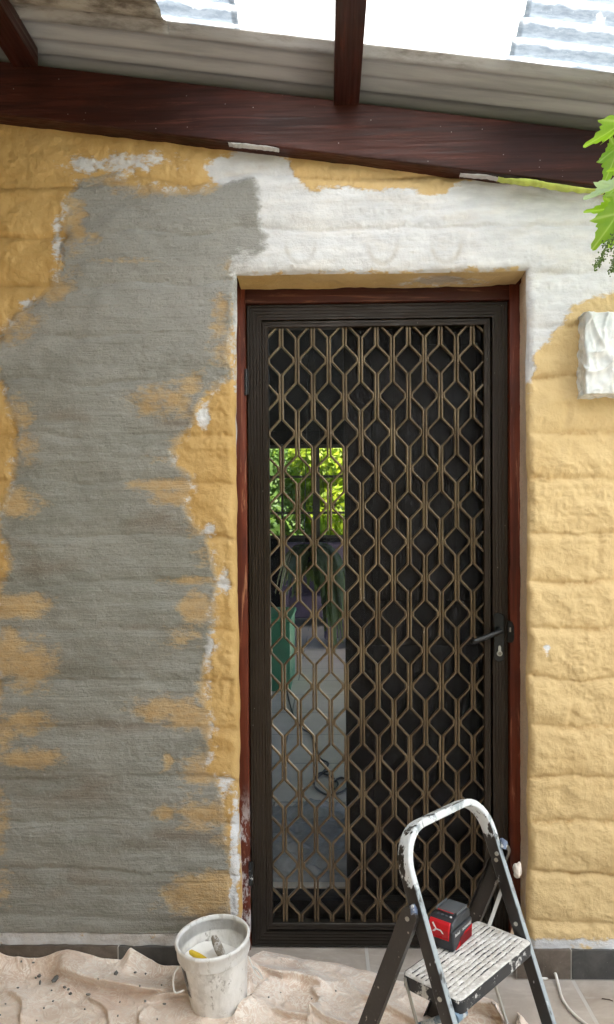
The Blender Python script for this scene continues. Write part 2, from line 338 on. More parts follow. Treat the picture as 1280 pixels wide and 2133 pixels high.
# ------------------------------------------------------------------ polygons traced on the wall, in wall metres
def wpoly(pts): return np.array([[aY(x, y)[0], aY(x, y)[2]] for x, y in pts])
def sdist(X_, Z_, poly):
    d = np.full(X_.shape, 9.); ins = np.zeros(X_.shape, bool); n = len(poly)
    for i in range(n):
        a = poly[i]; b = poly[(i + 1) % n]; e = b - a; L2 = e @ e + 1e-12
        t = np.clip(((X_ - a[0]) * e[0] + (Z_ - a[1]) * e[1]) / L2, 0, 1)
        d = np.minimum(d, np.hypot(X_ - a[0] - t * e[0], Z_ - a[1] - t * e[1]))
        c = ((a[1] > Z_) != (b[1] > Z_)); xx = (b[0] - a[0]) * (Z_ - a[1]) / ((b[1] - a[1]) if abs(b[1] - a[1]) > 1e-9 else 1e-9) + a[0]
        ins ^= c & (X_ < xx)
    return np.where(ins, d, -d)
CEM = [(165, 372), (250, 362), (270, 385), (350, 395), (420, 398), (470, 378), (530, 370), (545, 400), (546, 430), (538, 460), (553, 490), (553, 522), (530, 548), (512, 572), (498, 600), (490, 640),
       (482, 700), (475, 745), (484, 780), (440, 820), (410, 850), (402, 890), (385, 905), (362, 935), (366, 965), (400, 992), (400, 1012), (385, 1050), (405, 1090), (432, 1112), (440, 1150),
       (452, 1200), (455, 1235), (448, 1290), (440, 1340), (428, 1385), (425, 1430), (440, 1500), (440, 1560), (432, 1605), (462, 1640), (470, 1700), (478, 1750), (484, 1800), (486, 1860), (478, 1955),
       (0, 1958), (-150, 1958), (-170, 1600), (-40, 1560), (-5, 1500), (2, 1440), (-10, 1380), (-6, 1300), (0, 1215), (22, 1180), (16, 1142), (-4, 1120), (-2, 1065), (24, 1010), (36, 950), (34, 880), (18, 835), (2, 790),
       (-6, 740), (2, 690), (55, 642), (100, 605), (126, 555), (134, 500), (138, 440), (148, 400)]
PRI = [(425, 350), (470, 322), (500, 312), (560, 318), (606, 340), (622, 372), (645, 398), (700, 392), (760, 398), (850, 400), (920, 408), (945, 385), (985, 375), (1060, 378), (1300, 395), (1500, 400), (1500, 600), (1300, 605),
       (1240, 618), (1190, 640), (1165, 680), (1135, 720), (1112, 748), (1106, 790), (1080, 800), (1080, 560), (480, 570), (470, 400)]
PATCH = [  # cx, cy, rx, ry, strength of the paint showing through the cement
    (158, 470, 18, 40, 1.), (195, 495, 14, 14, .7), (330, 376, 100, 9, 1.2), (355, 395, 80, 13, .9), (105, 600, 46, 24, .9), (22, 690, 40, 26, .8), (60, 660, 30, 18, .7), (270, 545, 70, 6, .7), (150, 560, 20, 30, .6),
    (462, 650, 18, 40, .75), (512, 550, 34, 20, .9), (470, 730, 30, 30, .7), (340, 835, 55, 26, .85), (405, 800, 40, 20, .8), (48, 865, 26, 28, .8), (58, 935, 24, 34, .75), (345, 1010, 62, 10, 1.), (372, 1034, 50, 14, .95), (375, 915, 30, 14, .7), (330, 960, 40, 14, .5),
    (36, 1050, 40, 22, 1.), (34, 1262, 60, 18, 1.1), (415, 1208, 60, 8, .8), (418, 1268, 40, 26, .95), (388, 1325, 40, 16, .7), (12, 1360, 30, 40, 1.), (60, 1385, 48, 40, .95), (345, 1478, 62, 22, .95), (400, 1495, 60, 18, 1.), (445, 1502, 26, 34, 1.1),
    (56, 1500, 48, 22, .9), (62, 1578, 56, 16, .95), (8, 1530, 20, 30, .9), (345, 1585, 9, 16, .8), (415, 1600, 36, 32, .85), (345, 1692, 20, 14, .9), (425, 1695, 55, 22, .95), (385, 1330, 60, 30, .5), (460, 1385, 26, 22, .9), (420, 1865, 62, 32, 1.05), (455, 1845, 40, 22, 1.2), (345, 1880, 40, 14, .6), (470, 1745, 24, 15, .9), (410, 1100, 26, 18, .7), (425, 1150, 22, 30, .6),
    (430, 1450, 20, 30, .9), (395, 860, 14, 22, .6), (2, 1700, 18, 60, .8), (8, 1850, 16, 40, .7)]
STAIN = [(330, 1080, 70, 18), (80, 1180, 60, 14), (120, 870, 50, 12), (380, 880, 60, 10), (300, 1300, 120, 10), (200, 1370, 100, 22), (150, 1640, 120, 26), (330, 1740, 140, 20), (120, 1840, 110, 26), (380, 1100, 40, 12), (60, 1130, 60, 10), (250, 1510, 120, 12), (440, 1905, 60, 18)]
WHITE2 = [(255, 340, 80, 14, .007), (182, 345, 24, 14, .008), (426, 868, 12, 26, .014), (435, 1340, 10, 50, .01), (492, 1720, 9, 55, .012), (490, 1800, 9, 60, .014), (488, 1880, 8, 45, .014), (491, 660, 5, 90, .008), (1137, 1352, 7, 13, .012), (60, 635, 20, 7, .008), (120, 520, 8, 40, .006), (1100, 760, 12, 40, .012), (470, 1640, 12, 16, .006), (440, 1100, 14, 10, .008), (465, 1210, 8, 20, .006)]
XL, XR, ZT = float(aY(493, 1000)[0]), float(aY(1100, 1000)[0]), float(aY(760, 567)[2])
SLOPE = (2.296 - 2.538) / (1.067 + .687)
def beam_b(x): return 2.538 + (x + .687) * SLOPE       # underside of the wall beam
def ell(X_, Z_, cx, cy, rx, ry):
    c = aY(cx, cy); s = 1 / 705.; return np.hypot((X_ - c[0]) / (rx * s), (Z_ - c[2]) / (ry * s))
JZ = [float(aY(1180, y)[2]) for y in (360, 468, 575, 680, 781, 897, 990, 1105, 1206, 1306, 1413, 1515, 1622, 1716, 1820, 1922)]
JT = [None]
def wall_attrs(X_, Z_):
    ce = sdist(X_, Z_, wpoly(CEM)); wh = sdist(X_, Z_, wpoly(PRI)); th = np.zeros_like(X_); st = np.zeros_like(X_); ring = np.zeros_like(X_)
    for cx, cy, rx, ry, s in PATCH:
        wx = (vn(X_, Z_, .03, .02, 5) - .5) * .03
        th = np.maximum(th, s * np.exp(-ell(X_ + wx, Z_, cx, cy, rx * 1.25, ry * 1.4) ** 2.4 * .5))
    for cx, cy, rx, ry in STAIN: st = np.maximum(st, np.exp(-ell(X_, Z_, cx, cy, rx, ry) ** 2 * .6))
    for cx, cy, rx, ry, s in WHITE2: wh = np.maximum(wh, s * 1.6 * (1 - ell(X_, Z_, cx, cy, rx, ry)))
    th = np.maximum(th, np.exp(-(ce / .028) ** 2) * np.where(Z_ < 1.72, .62, .30))
    zb = float(aY(600, 1945)[2]); low = np.minimum(.012, zb - Z_ + .006)
    wh = np.maximum(wh, np.where(X_ < .2, low, np.minimum(.008, .118 - Z_)))
    ce = np.where((X_ < XL + .05) & (Z_ < zb), -(zb - Z_) - .004, ce)
    for cx, cy in ((627, 512), (797, 510), (930, 508)):
        d = ell(X_, Z_, cx, cy, 1, 1) ; c = aY(cx, cy); below = Z_ < c[2] + .004
        r = np.hypot((X_ - c[0]) / 1., (Z_ - c[2]) / 1.25) ; ring = np.where((Z_ < zb + .01) & (X_ < .2), .9, ring); ring = np.maximum(ring, np.exp(-((r - .042) / .007) ** 2) * sstep(c[2] + .03, c[2] - .02, Z_))
    wob = (vn(X_, Z_, .16, .3, 3) - .5) * .030 + (vn(X_, Z_, .03, .1, 4) - .5) * .008
    JT[0] = np.max([np.exp(-(((Z_ + wob - z) + .002) / .006) ** 2) * sstep(.3, .7, vn(X_, Z_ * 0 + z, .09, .1, 209 + k)) for k, z in enumerate(JZ)], 0)
    return ce, wh, th, st, ring
def wall_relief(X_, Z_, ce, wh):
    cm = sstep(-.01, .03, ce) + .55 * sstep(-.01, .03, wh) * (Z_ > 1.6); cm = np.clip(cm, 0, 1); soft = 1 - .50 * cm
    wob = (vn(X_, Z_, .16, .3, 3) - .5) * .030 + (vn(X_, Z_, .03, .1, 4) - .5) * .008
    h = np.zeros_like(X_)
    zj = np.array(JZ); 
    for k, z in enumerate(JZ):
        dz = Z_ + wob - z; kd = .15 + 1.25 * vn(X_, Z_ * 0 + z, .13, .1, 9 + k)
        h -= (.0034 * np.exp(-(dz / .007) ** 2) + .0042 * np.exp(-((dz + .004) / .024) ** 2)) * kd * soft
        h += .0022 * np.exp(-((dz + .022) / .012) ** 2) * kd * soft
    zsrt = np.sort(zj); zc_ = np.clip(Z_ + wob, zsrt[0], zsrt[-1] - 1e-6); kk = np.clip(np.digitize(zc_, zsrt) - 1, 0, len(zsrt) - 2); fr_ = (zc_ - zsrt[kk]) / (zsrt[kk + 1] - zsrt[kk])
    h += np.where(X_ > .5, .0048, .0075) * np.sin(np.pi * np.clip(fr_, 0, 1) ** .75) ** .6 * soft * (.45 + .9 * vn(X_, Z_, .22, .14, 23))
    ci = np.digitize(Z_ + wob, np.sort(zj)); off = np.array([.0, .17, .03, .2, .05, .16, .02, .19, .08, .15, .01, .18, .05, .14, .03, .2, .1, .05])[np.clip(ci, 0, 17)]
    wx = (vn(X_, Z_, .2, .05, 21) - .5) * .02; ph = ((X_ + wx + off - .12) / .335) % 1; dv = np.minimum(ph, 1 - ph) * .335
    h -= .0050 * np.exp(-(dv / .012) ** 2) * (1 - .92 * cm) * sstep(.35, .7, vn(X_, Z_, .2, .12, 31)) * np.where(Z_ > 1.7, .3, 1)
    h += (np.array([.001, -.002, .002, -.001, .0015, -.0015, .0025, 0, -.002, .001, .002, -.001, 0, .0015, -.001, .002, 0, .001])[np.clip(ci, 0, 17)]) * soft
    h += (fbm(X_, Z_, .16, .12, 41, 3) - .5) * .013 * (.45 + .55 * soft)
    h += (fbm(X_, Z_, .055, .045, 43, 5) - .5) * .0135 * (.15 + .85 * soft)
    rg = sstep(.45, .75, vn(X_, Z_, .22, .2, 51)); h += (np.abs(fbm(X_, Z_, .022, .02, 53, 3) - .5)) * .010 * rg * soft
    lp = sstep(.80, .95, vn(X_, Z_, .012, .011, 57)); h += lp * .0026 * soft * sstep(.4, .7, vn(X_, Z_, .15, .12, 58))
    h += ((vn(X_, Z_, .22, .022, 61) - .5) * .0030 + (vn(X_, Z_ + (X_ - .3) ** 2 * .1, .34, .060, 62) - .5) * .0095) * cm + (fbm(X_, Z_, .09, .05, 63, 3) - .5) * .0075 * cm
    h += .0022 * sstep(-.004, .012, ce + (fbm(X_, Z_, .03, .02, 65, 2) - .5) * .03)
    return h

# ------------------------------------------------------------------ the house
house = empty('house', (.4, .1, 0), 'yellow block house wall half covered in grey cement and white primer, with a doorway', 'house')
def axis(segs):
    out = []
    for a, b, s in segs: n = max(1, int(round((b - a) / s))); out += list(np.linspace(a, b, n, endpoint=False))
    return out + [segs[-1][1]]
XLw = XL; 
xs = np.array(axis([(-2.2, -.80, .02), (-.80, XL, .004), (XL, XR, .004), (XR, 1.18, .004), (1.18, 3.0, .02)]))
zs = np.array(axis([(-.02, .09, .02), (.09, ZT, .004), (ZT, 2.72, .004), (2.72, 3.1, .02)]))
GX, GZ = np.meshgrid(xs, zs, indexing='ij')
def edge_w(z): return (fbm(z, z * 0, .12, .1, 71, 3) - .5) * .016
il, ir, it = int(np.argmin(abs(xs - XL))), int(np.argmin(abs(xs - XR))), int(np.argmin(abs(zs - ZT)))
XX = GX + edge_w(GZ) * np.exp(-((GX - XL) / .05) ** 2) + edge_w(GZ + 3.3) * np.exp(-((GX - XR) / .05) ** 2)
ZZ = GZ + (fbm(GX, GX * 0, .12, .1, 73, 3) - .5) * .007 * np.exp(-((GZ - ZT) / .05) ** 2)
ce, wh, th, st, ring = wall_attrs(XX, ZZ); H = wall_relief(XX, ZZ, ce, wh)
dl = np.where(GZ <= ZT + .0001, np.minimum(np.abs(GX - XL), np.abs(GX - XR)), 9.)
dx = np.maximum(np.maximum(XL - GX, GX - XR), 0); dzz = np.maximum(GZ - ZT, 0); D = np.hypot(dx, dzz)
RR = .020; Dn = np.clip(D / RR, 0, 1)
H = H * sstep(-.2, 1, Dn) 
YY = -H + RR * .8 * (1 - np.sqrt(np.clip(1 - (1 - Dn) ** 2, 0, 1)))
P = np.stack([XX, YY, ZZ], -1)
ci, cj = np.meshgrid(np.arange(len(xs) - 1), np.arange(len(zs) - 1), indexing='ij')
mask = ~((ci >= il) & (ci < ir) & (cj < it)) & (zs[cj] < beam_b(xs[ci]) + .146)
wall = grid_obj('wall', P, mask, M['wall'], house, attrs=dict(cement=ce, primer=wh, thin=th, stain=st, ring=ring, joint=JT[0]))
wall['label'] = 'yellow block wall with a large grey cement patch and white primer over the doorway'
# reveals of the doorway: they start on the wall's edge vertices
def reveal(name, edge, inward, att, seed, xe=None):
    n = edge.shape[0]; T = np.linspace(0, 1, 26); out = np.zeros((n, len(T), 3)); s = np.arange(n) * .004
    for k, t in enumerate(T):
        d = sstep(0, .35, t); nn = (fbm(s, s * 0 + t * .15, .08, .05, seed, 3) - .5) * .012 * d
        q = edge.copy(); q[:, 1] = edge[:, 1] * (1 - t) + .160 * t
        if xe is not None: q[:, 0] = edge[:, 0] * (1 - sstep(0, .9, t)) + (xe + (fbm(s, s * 0, .03, .03, 7, 3) - .5) * .003) * sstep(0, .9, t); nn = nn * (1 - sstep(.5, .95, t)) - .002 * math.sin(math.pi * min(1, t))
        q += np.outer(nn, inward); out[:, k] = q
    A = dict(zip(('cement', 'primer', 'thin', 'stain', 'ring'), [np.zeros((n, len(T))) + a for a in (-.2, -.2, 0, 0, 0)]))
    att(A, out); return grid_obj(name, out, None, M['wall'], house, attrs=A)
def a_left(A, Q): A['primer'][:] = np.where(Q[..., 2] > 1.55, .01, -.03) + (Q[..., 2] < .42) * .04
def a_right(A, Q): A['primer'][:] = np.where(Q[..., 2] > 1.80, .02, -.02); A['stain'][:] = -1.; A['thin'][:] = 0.; A['cement'][:] = .05 * sstep(.15, .5, Q[..., 2]) - .02 * (Q[..., 2] > 1.85)
def a_top(A, Q): A['cement'][:] = (.026 - np.hypot((Q[..., 0] - .585) * .30, (Q[..., 1] - .09) * .8)); A['stain'][:] = -.5
reveal('left_reveal', P[il, :it + 1], (1, 0, 0), a_left, 81, float(aY(493.5, 1000, .136)[0])); reveal('right_reveal', P[ir, :it + 1], (-1, 0, 0), a_right, 85, float(aY(1083, 1000, .136)[0]))
reveal('lintel_reveal', P[il:ir + 1, it], (0, 0, -1), a_top, 89)
for o in [c for c in house.children if 'reveal' in c.name]: o.name = 'door_reveal'; o['label'] = {'l': 'plastered side of the doorway', 'r': 'plastered side of the doorway'}.get('x', 'plastered inner side of the doorway')
# wall body behind the painted face
M['plaster'] = mat_simple('room_plaster', (.55, .54, .52), .8, var=.05, scale=3)
M['plasterdark_and_shade'] = mat_simple('dark_ceiling_board_and_shade', (.010, .011, .013), .9, var=.1, scale=3, spec=0.)
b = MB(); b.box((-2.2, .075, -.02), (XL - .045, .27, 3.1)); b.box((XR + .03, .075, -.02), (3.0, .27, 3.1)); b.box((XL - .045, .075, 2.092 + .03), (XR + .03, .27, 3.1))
b.build('wall_core', M['plasterdark_and_shade'], house)  # near-black colour stands in for shade in the gap above the beam
b = MB(); b.box((-2.4, -4.4, -.02), (-2.2, .074, 2.76)); b.build('shading_side_wall', mat_simple('ochre_shading_wall', (.38, .24, .09), .85, var=.12, scale=4, bump=.004), house)  # unseen wall added on the left to block light
# timber door frame
jl0, jl1 = float(aY(493, 1000, .14)[0]) - .02, float(aY(514.5, 1000, .14)[0]); jr0, jr1 = float(aY(1061.5, 1000, .14)[0]), float(aY(1083, 1000, .14)[0]) + .02
zh0 = float(aY(760, 629, .14)[2])
def rough_bar(mb, lo, hi, ax, seed, amp=.0012):
    mb.box(lo, hi, bev=.003)
df = MB(); rough_bar(df, (jl0, .135, 0), (jl1, .225, 2.12), 2, 1); fl = df.build('door_frame', M['jambl'], house, auto=40)
fl['label'] = 'red-brown timber post on the hinge side, worn to bare wood'
df = MB(); rough_bar(df, (jr0, .135, 0), (jr1, .225, 2.12), 2, 1); fr = df.build('door_frame', M['jambv'], house, auto=40); fr['label'] = 'red-brown timber post on the lock side'
df = MB(); rough_bar(df, (jl1 - .001, .137, zh0), (jr0 + .001, .223, 2.12), 0, 1); df.build('door_head', M['jambh'], house, auto=40)
# skirting tiles
def mat_slate(name, a, b_):
    g = G(name, .45); n = g.noise(16, 8, .7, dist=.6); n2 = g.noise(40, 6, .7, sc=(1.5, 1, .25)); c = g.mix(g.rng(n, .32, .7), a, b_)
    c = g.mix(g.rng(n2, .6, .75, 0, .4), c, (.30, .27, .24)); c = g.mix(g.rng(g.voro(60), 0, .08, .6, 0), c, (.5, .48, .45)); g.set('Base Color', c); g.bump(n, .5, .0012); return g.m
M['slateb'] = mat_slate('brown_slate_tile', (.075, .058, .045), (.15, .12, .095)); M['slateg'] = mat_slate('grey_slate_tile', (.045, .045, .045), (.085, .083, .08))
def px_x(px): return float(aY(px, 1990)[0])
sk = [(-900, -312, 'b'), (-310, 1, 'g'), (3, 247, 'b'), (250, 506, 'g'), (1076, 1187, 'b'), (1190, 1440, 'g'), (1443, 2200, 'b')]
for k, (a, c, t) in enumerate(sk):
    mb = MB(); mb.box((px_x(a), -.012, .004), (px_x(c), .004, .091), bev=.0015); o = mb.build('skirting_tile', M['slateb' if t == 'b' else 'slateg'], house, auto=40); o['label'] = 'brown slate skirting tile' if t == 'b' else 'dark grey slate skirting tile'
M['grout'] = mat_simple('pale_grout', (.42, .40, .37), .9)
mb = MB(); mb.box((-2.2, -.009, .0), (px_x(507), .003, .0885)); mb.box((px_x(1075), -.009, .0), (3.0, .003, .0885)); mb.build('skirting_grout', M['grout'], house)

# room behind the door
FL = .10
def mat_roomfloor():
    g = G('grey_room_tiles', .35); br = g.new('ShaderNodeTexBrick'); br.offset = .5; br.inputs['Scale'].default_value = 1; br.inputs['Brick Width'].default_value = 1.2; br.inputs['Row Height'].default_value = .6; br.inputs['Mortar Size'].default_value = .005
    n = g.noise(3, 6, .65, sc=(.4, 1.6, 1)); c = g.mix(g.rng(n, .3, .7), (.68, .61, .51), (.78, .71, .61)); g.L(g.map(), br.inputs['Vector']); g.L(c, br.inputs['Color1']); g.L(c, br.inputs['Color2']); br.inputs['Mortar'].default_value = (.18, .17, .16, 1)
    g.set('Base Color', br.outputs['Color']); return g.m
M['roomfloor'] = mat_roomfloor(); M['darkwood'] = mat_timber('dark_threshold_timber', (.020, .015, .012), (.035, .026, .02), 0, 0)
mb = MB(); mb.box((-3.0, .36, -.05), (4.0, 9.72, FL)); tag(mb.build('room_floor', M['roomfloor']), kind='structure')
mb = MB(); mb.box((jl0, .272, .0), (jr1, .358, FL - .004)); mb.build('door_step', M['darkwood'], house)
WX0, WX1, WZ0, WZ1 = -1.05, .80, 1.36, 2.84
mb = MB(); Yb = 9.5
mb.box((-3.0, Yb, FL), (WX0, Yb + .2, 3.05)); mb.box((WX1, Yb, FL), (4.0, Yb + .2, 3.05)); mb.box((WX0, Yb, FL), (WX1, Yb + .2, WZ0)); mb.box((WX0, Yb, WZ1), (WX1, Yb + .2, 3.05))
mb.build('window_wall', M['plasterdark_and_shade'], house)
# side walls with wide unseen openings, added to let light into the room
for x0, x1, ops in ((-3.2, -3.0, [(2.2, 5.2), (6.2, 9.0)]), (4.0, 4.2, [(1.2, 4.6), (5.4, 9.0)])):
    mb = MB()
    y0 = .27
    for a, c in ops: mb.box((x0, y0, -.05), (x1, a, 3.05)); mb.box((x0, a, -.05), (x1, c, .25)); mb.box((x0, a, 2.6), (x1, c, 3.05)); y0 = c
    mb.box((x0, y0, -.05), (x1, 9.7, 3.05)); mb.build('room_wall', M['plaster'], house)
mb = MB(); mb.box((-3.2, .272, 3.051), (1.9, 9.9, 3.2)); mb.box((3.6, .272, 3.051), (4.2, 9.9, 3.2)); mb.box((1.9, .272, 3.051), (3.6, 1.6, 3.2)); mb.box((1.9, 7.2, 3.051), (3.6, 9.9, 3.2)); mb.build('room_ceiling', M['plasterdark_and_shade'], house)  # unseen opening left in the ceiling, added to brighten the room floor
M['winframe'] = mat_simple('dark_window_frame', (.018, .016, .015), .5)
g = G('window_glass', .02, (.9, .95, .93)); t_ = g.new('ShaderNodeBsdfTransparent'); gl = g.new('ShaderNodeBsdfGlossy'); gl.inputs['Roughness'].default_value = .02; mx = g.new('ShaderNodeMixShader'); mx.inputs[0].default_value = .06
g.L(t_.outputs[0], mx.inputs[1]); g.L(gl.outputs[0], mx.inputs[2]); g.L(mx.outputs[0], g.out.inputs[0]); M['glass'] = g.m
wf = MB()
def wx(px): return float(aY(px, 1000, Yb)[0])
def wz(py): return float(aY(650, py, Yb)[2])
for x, hw in ((WX0 + .03, .035), (WX1 - .03, .035), (wx(659), .055), (wx(588), .018), (WX0 + .35, .02)): wf.box((x - hw, Yb + .03, WZ0), (x + hw, Yb + .10, WZ1))
for z, hw in ((WZ0 + .02, .03), (WZ1 - .02, .03), (wz(992), .018), (wz(1068), .018)): wf.box((WX0, Yb + .035, z - hw), (WX1, Yb + .095, z + hw))
win = wf.build('window', M['winframe'], house); mb = MB(); mb.box((WX0 + .01, Yb + .06, WZ0), (WX1 - .01, Yb + .064, WZ1)); mb.build('pane', M['glass'], win)

# ------------------------------------------------------------------ ground
def mat_patio():
    g = G('stone_look_patio_tiles', .45); br = g.new('ShaderNodeTexBrick'); br.offset = 0; br.inputs['Scale'].default_value = 1; br.inputs['Brick Width'].default_value = .6; br.inputs['Row Height'].default_value = .6; br.inputs['Mortar Size'].default_value = .006; br.inputs['Mortar Smooth'].default_value = .2
    x0 = float(aZ(1190, 2035)[0]); g.L(g.map(loc=(-x0, .0 - .02, 0)), br.inputs['Vector'])
    n = g.noise(5, 7, .65, dist=.6); n2 = g.noise(30, 5, .6, sc=(.4, 1.6, 1)); c = g.mix(g.rng(n, .3, .7), (.31, .26, .215), (.47, .42, .37)); c = g.mix(g.rng(n2, .5, .75, 0, .5), c, (.52, .48, .44))
    c = g.mix(g.rng(g.noise(11, 6, .7, loc=(4, 4, 1)), .62, .7, 0, .5), c, (.24, .15, .11)); c = g.mix(g.rng(g.voro(45), 0, .05, .8, 0), c, (.7, .68, .66))
    c2 = g.mix(.35, c, (.56, .54, .52)); g.L(c, br.inputs['Color1']); g.L(c2, br.inputs['Color2']); br.inputs['Mortar'].default_value = (.50, .48, .45, 1); g.set('Base Color', br.outputs['Color'])
    g.bump(g.math('ADD', g.math('MULTIPLY', n2, .4), g.math('MULTIPLY', br.outputs['Fac'], -1.)), .5, .002); return g.m
M['patio'] = mat_patio()
mb = MB(); mb.box((-4, -4.9, -.06), (5, .36, 0)); tag(mb.build('patio_floor', M['patio']), kind='structure')
g = G('garden_grass', .9); n = g.noise(12, 6, .7); g.set('Base Color', g.mix(g.rng(n, .3, .7), (.05, .09, .025), (.10, .15, .04))); M['grass'] = g.m
mb = MB(); mb.box((-150, -150, -.5), (150, 150, -.10)); tag(mb.build('ground', M['grass']), kind='structure')

# ------------------------------------------------------------------ patio roof
roof = empty('patio_roof', (.4, -1.5, 2.4), 'timber patio roof of red-brown beam and purlins under corrugated sheets', 'roof')
def bt(x): return beam_b(x) + .152
def slab(mb, x0, x1, y0, y1, zf0, zf1, bev=0, n=1):
    V = []; 
    for x in (x0, x1):
        for y in (y0, y1):
            for zf in (zf0, zf1): V.append((x, y, zf(x)))
    F = [(0, 1, 3, 2), (4, 6, 7, 5), (0, 4, 5, 1), (2, 3, 7, 6), (0, 2, 6, 4), (1, 5, 7, 3)]; mb.add(V, F)
mb = MB(); slab(mb, -2.4, 3.2, -.052, .03, beam_b, bt); ob = mb.build('wall_beam', M['beam'], roof)
md = ob.modifiers.new('bevel', 'BEVEL'); md.width = .004; md.segments = 3
mb = MB(); slab(mb, -2.4, 3.2, -4.25, -4.15, lambda x: beam_b(x) - .02, lambda x: bt(x) - .02); mb.build('outer_beam', M['beam'], roof)
for x in (-2.2, 3.0):
    mb = MB(); mb.box((x - .05, -4.25, 0), (x + .05, -4.15, beam_b(x) - .02)); mb.build('post', M['jambv'], roof)
xp = float(at(722, 224, 1, -.052)[0]); xq = float(at(55, 128, 1, -.052)[0])
for x in (xp - 3 * (xp - xq), xp - 2 * (xp - xq), xq, xp, xp + (xp - xq), xp + 2 * (xp - xq)):
    mb = MB(); mb.box((x - .036, -4.4, bt(x) - .012), (x + .036, -.054, bt(x) + .042), bev=.003); mb.build('purlin', M['purlin'], roof, auto=40)
def sheet(name, x0, x1, y0, y1, dz, mat, lab, ragged=None, amp=.009, lam=.070, res=.004, thick=.0015, ph=0):
    nx = max(8, int((x1 - x0) / .02)); ny = int(abs(y1 - y0) / (.004 if y1 > -1.3 else .007)); xs_ = np.linspace(x0, x1, nx); ys_ = np.linspace(y0, y1, ny); A, B = np.meshgrid(xs_, ys_, indexing='ij')
    if ragged is not None:
        t = (A - x0) / (x1 - x0); A = A + t ** 3 * ragged * ((fbm(B, B * 0, .09, .05, 91, 4) - .5) * 2)
    Zz = bt(0) + A * SLOPE + dz + amp * np.cos(2 * np.pi * B / lam + ph) + (vn(A, B, .5, .4, 95) - .5) * .004
    Pp = np.stack([A, B, Zz], -1); o = grid_obj(name, Pp, None, mat, roof, thick=thick); o['label'] = lab; return o
xa = float(aY(355, 60, -.15)[0]) - .01
sheet('roof_sheet', -2.4, 3.2, .0745, -.205, .056, M['opaque'], 'weathered grey corrugated sheet along the wall')
sheet('roof_sheet', -2.4, xa, -.18, -4.4, .050, M['opaque'], 'dirty brown-stained opaque corrugated sheet with a broken end', ragged=.03)
xb, xc = float(aY(490, 60, -.25)[0]), float(aY(1050, 100, -.25)[0])
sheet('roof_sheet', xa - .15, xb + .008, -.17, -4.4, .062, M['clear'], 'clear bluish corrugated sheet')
sheet('roof_sheet', xb - .005, xc + .03, -.17, -4.4, .067, M['milky'], 'milky white corrugated sheet')
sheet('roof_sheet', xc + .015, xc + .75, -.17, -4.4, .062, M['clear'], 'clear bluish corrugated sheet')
sheet('roof_sheet', xc + .70, 3.2, -.17, -4.4, .067, M['milky'], 'milky white corrugated sheet')

# ------------------------------------------------------------------ security door
door = empty('security_door', (0, .15, .01), 'bronze aluminium security screen door with hexagon grille in the red timber frame', 'screen door')
YD = .150; Z0, Z1 = float(aY(790, 1975, YD)[2]), float(aY(790, 631, YD)[2]); Z0 = max(Z0, .006)
DX0, DX1 = jl1 + .002, float(aY(1059, 1000, YD)[0])
def mitred(name, x0, x1, z0, z1, prof, mat, parent, wl=1., wr=1., wt=1., wb=1.):
    # prof: [(inset, y)] closed outline; insets scaled per side
    mb = MB()
    c = [(x0, z0, 1, 1, wl, wb), (x1, z0, -1, 1, wr, wb), (x1, z1, -1, -1, wr, wt), (x0, z1, 1, -1, wl, wt)]; n = len(prof); V = []; F = []
    for x, z, sx, sz, kx, kz in c:
        for i, y in prof: V.append((x + sx * i * kx, y, z + sz * i * kz))
    for k in range(4):
        for j in range(n): F.append((k * n + j, k * n + (j + 1) % n, ((k + 1) % 4) * n + (j + 1) % n, ((k + 1) % 4) * n + j))
    mb.add(V, F); return mb.build(name, mat, parent)
def steps(lst, back): return lst + [(lst[-1][0], back), (lst[0][0], back)]
y = YD
outer = [(0, y + .004), (.003, y), (.0085, y), (.0095, y + .003), (.0115, y + .003), (.0125, y), (.020, y), (.0205, y + .0025), (.0215, y + .0025), (.022, y), (.030, y), (.0305, y + .0025), (.0315, y + .0025), (.032, y), (.040, y), (.0405, y + .003), (.0415, y + .003), (.042, y), (.0475, y), (.0485, y + .003)]
mitred('outer_frame', DX0, DX1, Z0, Z1, steps(outer, y + .036), M['alu'], door)
inner = [(.0505, y + .004), (.052, y + .0025), (.058, y + .0025), (.0585, y + .0045), (.0600, y + .0045), (.0605, y + .0025), (.068, y + .0025), (.070, y + .005)]
GX0, GX1 = float(aY(561, 1000, YD)[0]), float(aY(1009, 1000, YD)[0]); GZ0, GZ1 = float(aY(790, 1925, YD)[2]), float(aY(790, 679, YD)[2])
kx = (GX0 - DX0) / .070; kr = (DX1 - GX1) / .070; kt = (Z1 - GZ1) / .070; kb = (GZ0 - Z0) / .070
mitred('glazing_bead', DX0, DX1, Z0, Z1, steps(inner, y + .034), M['alu'], door, kx, kr, kt, kb)
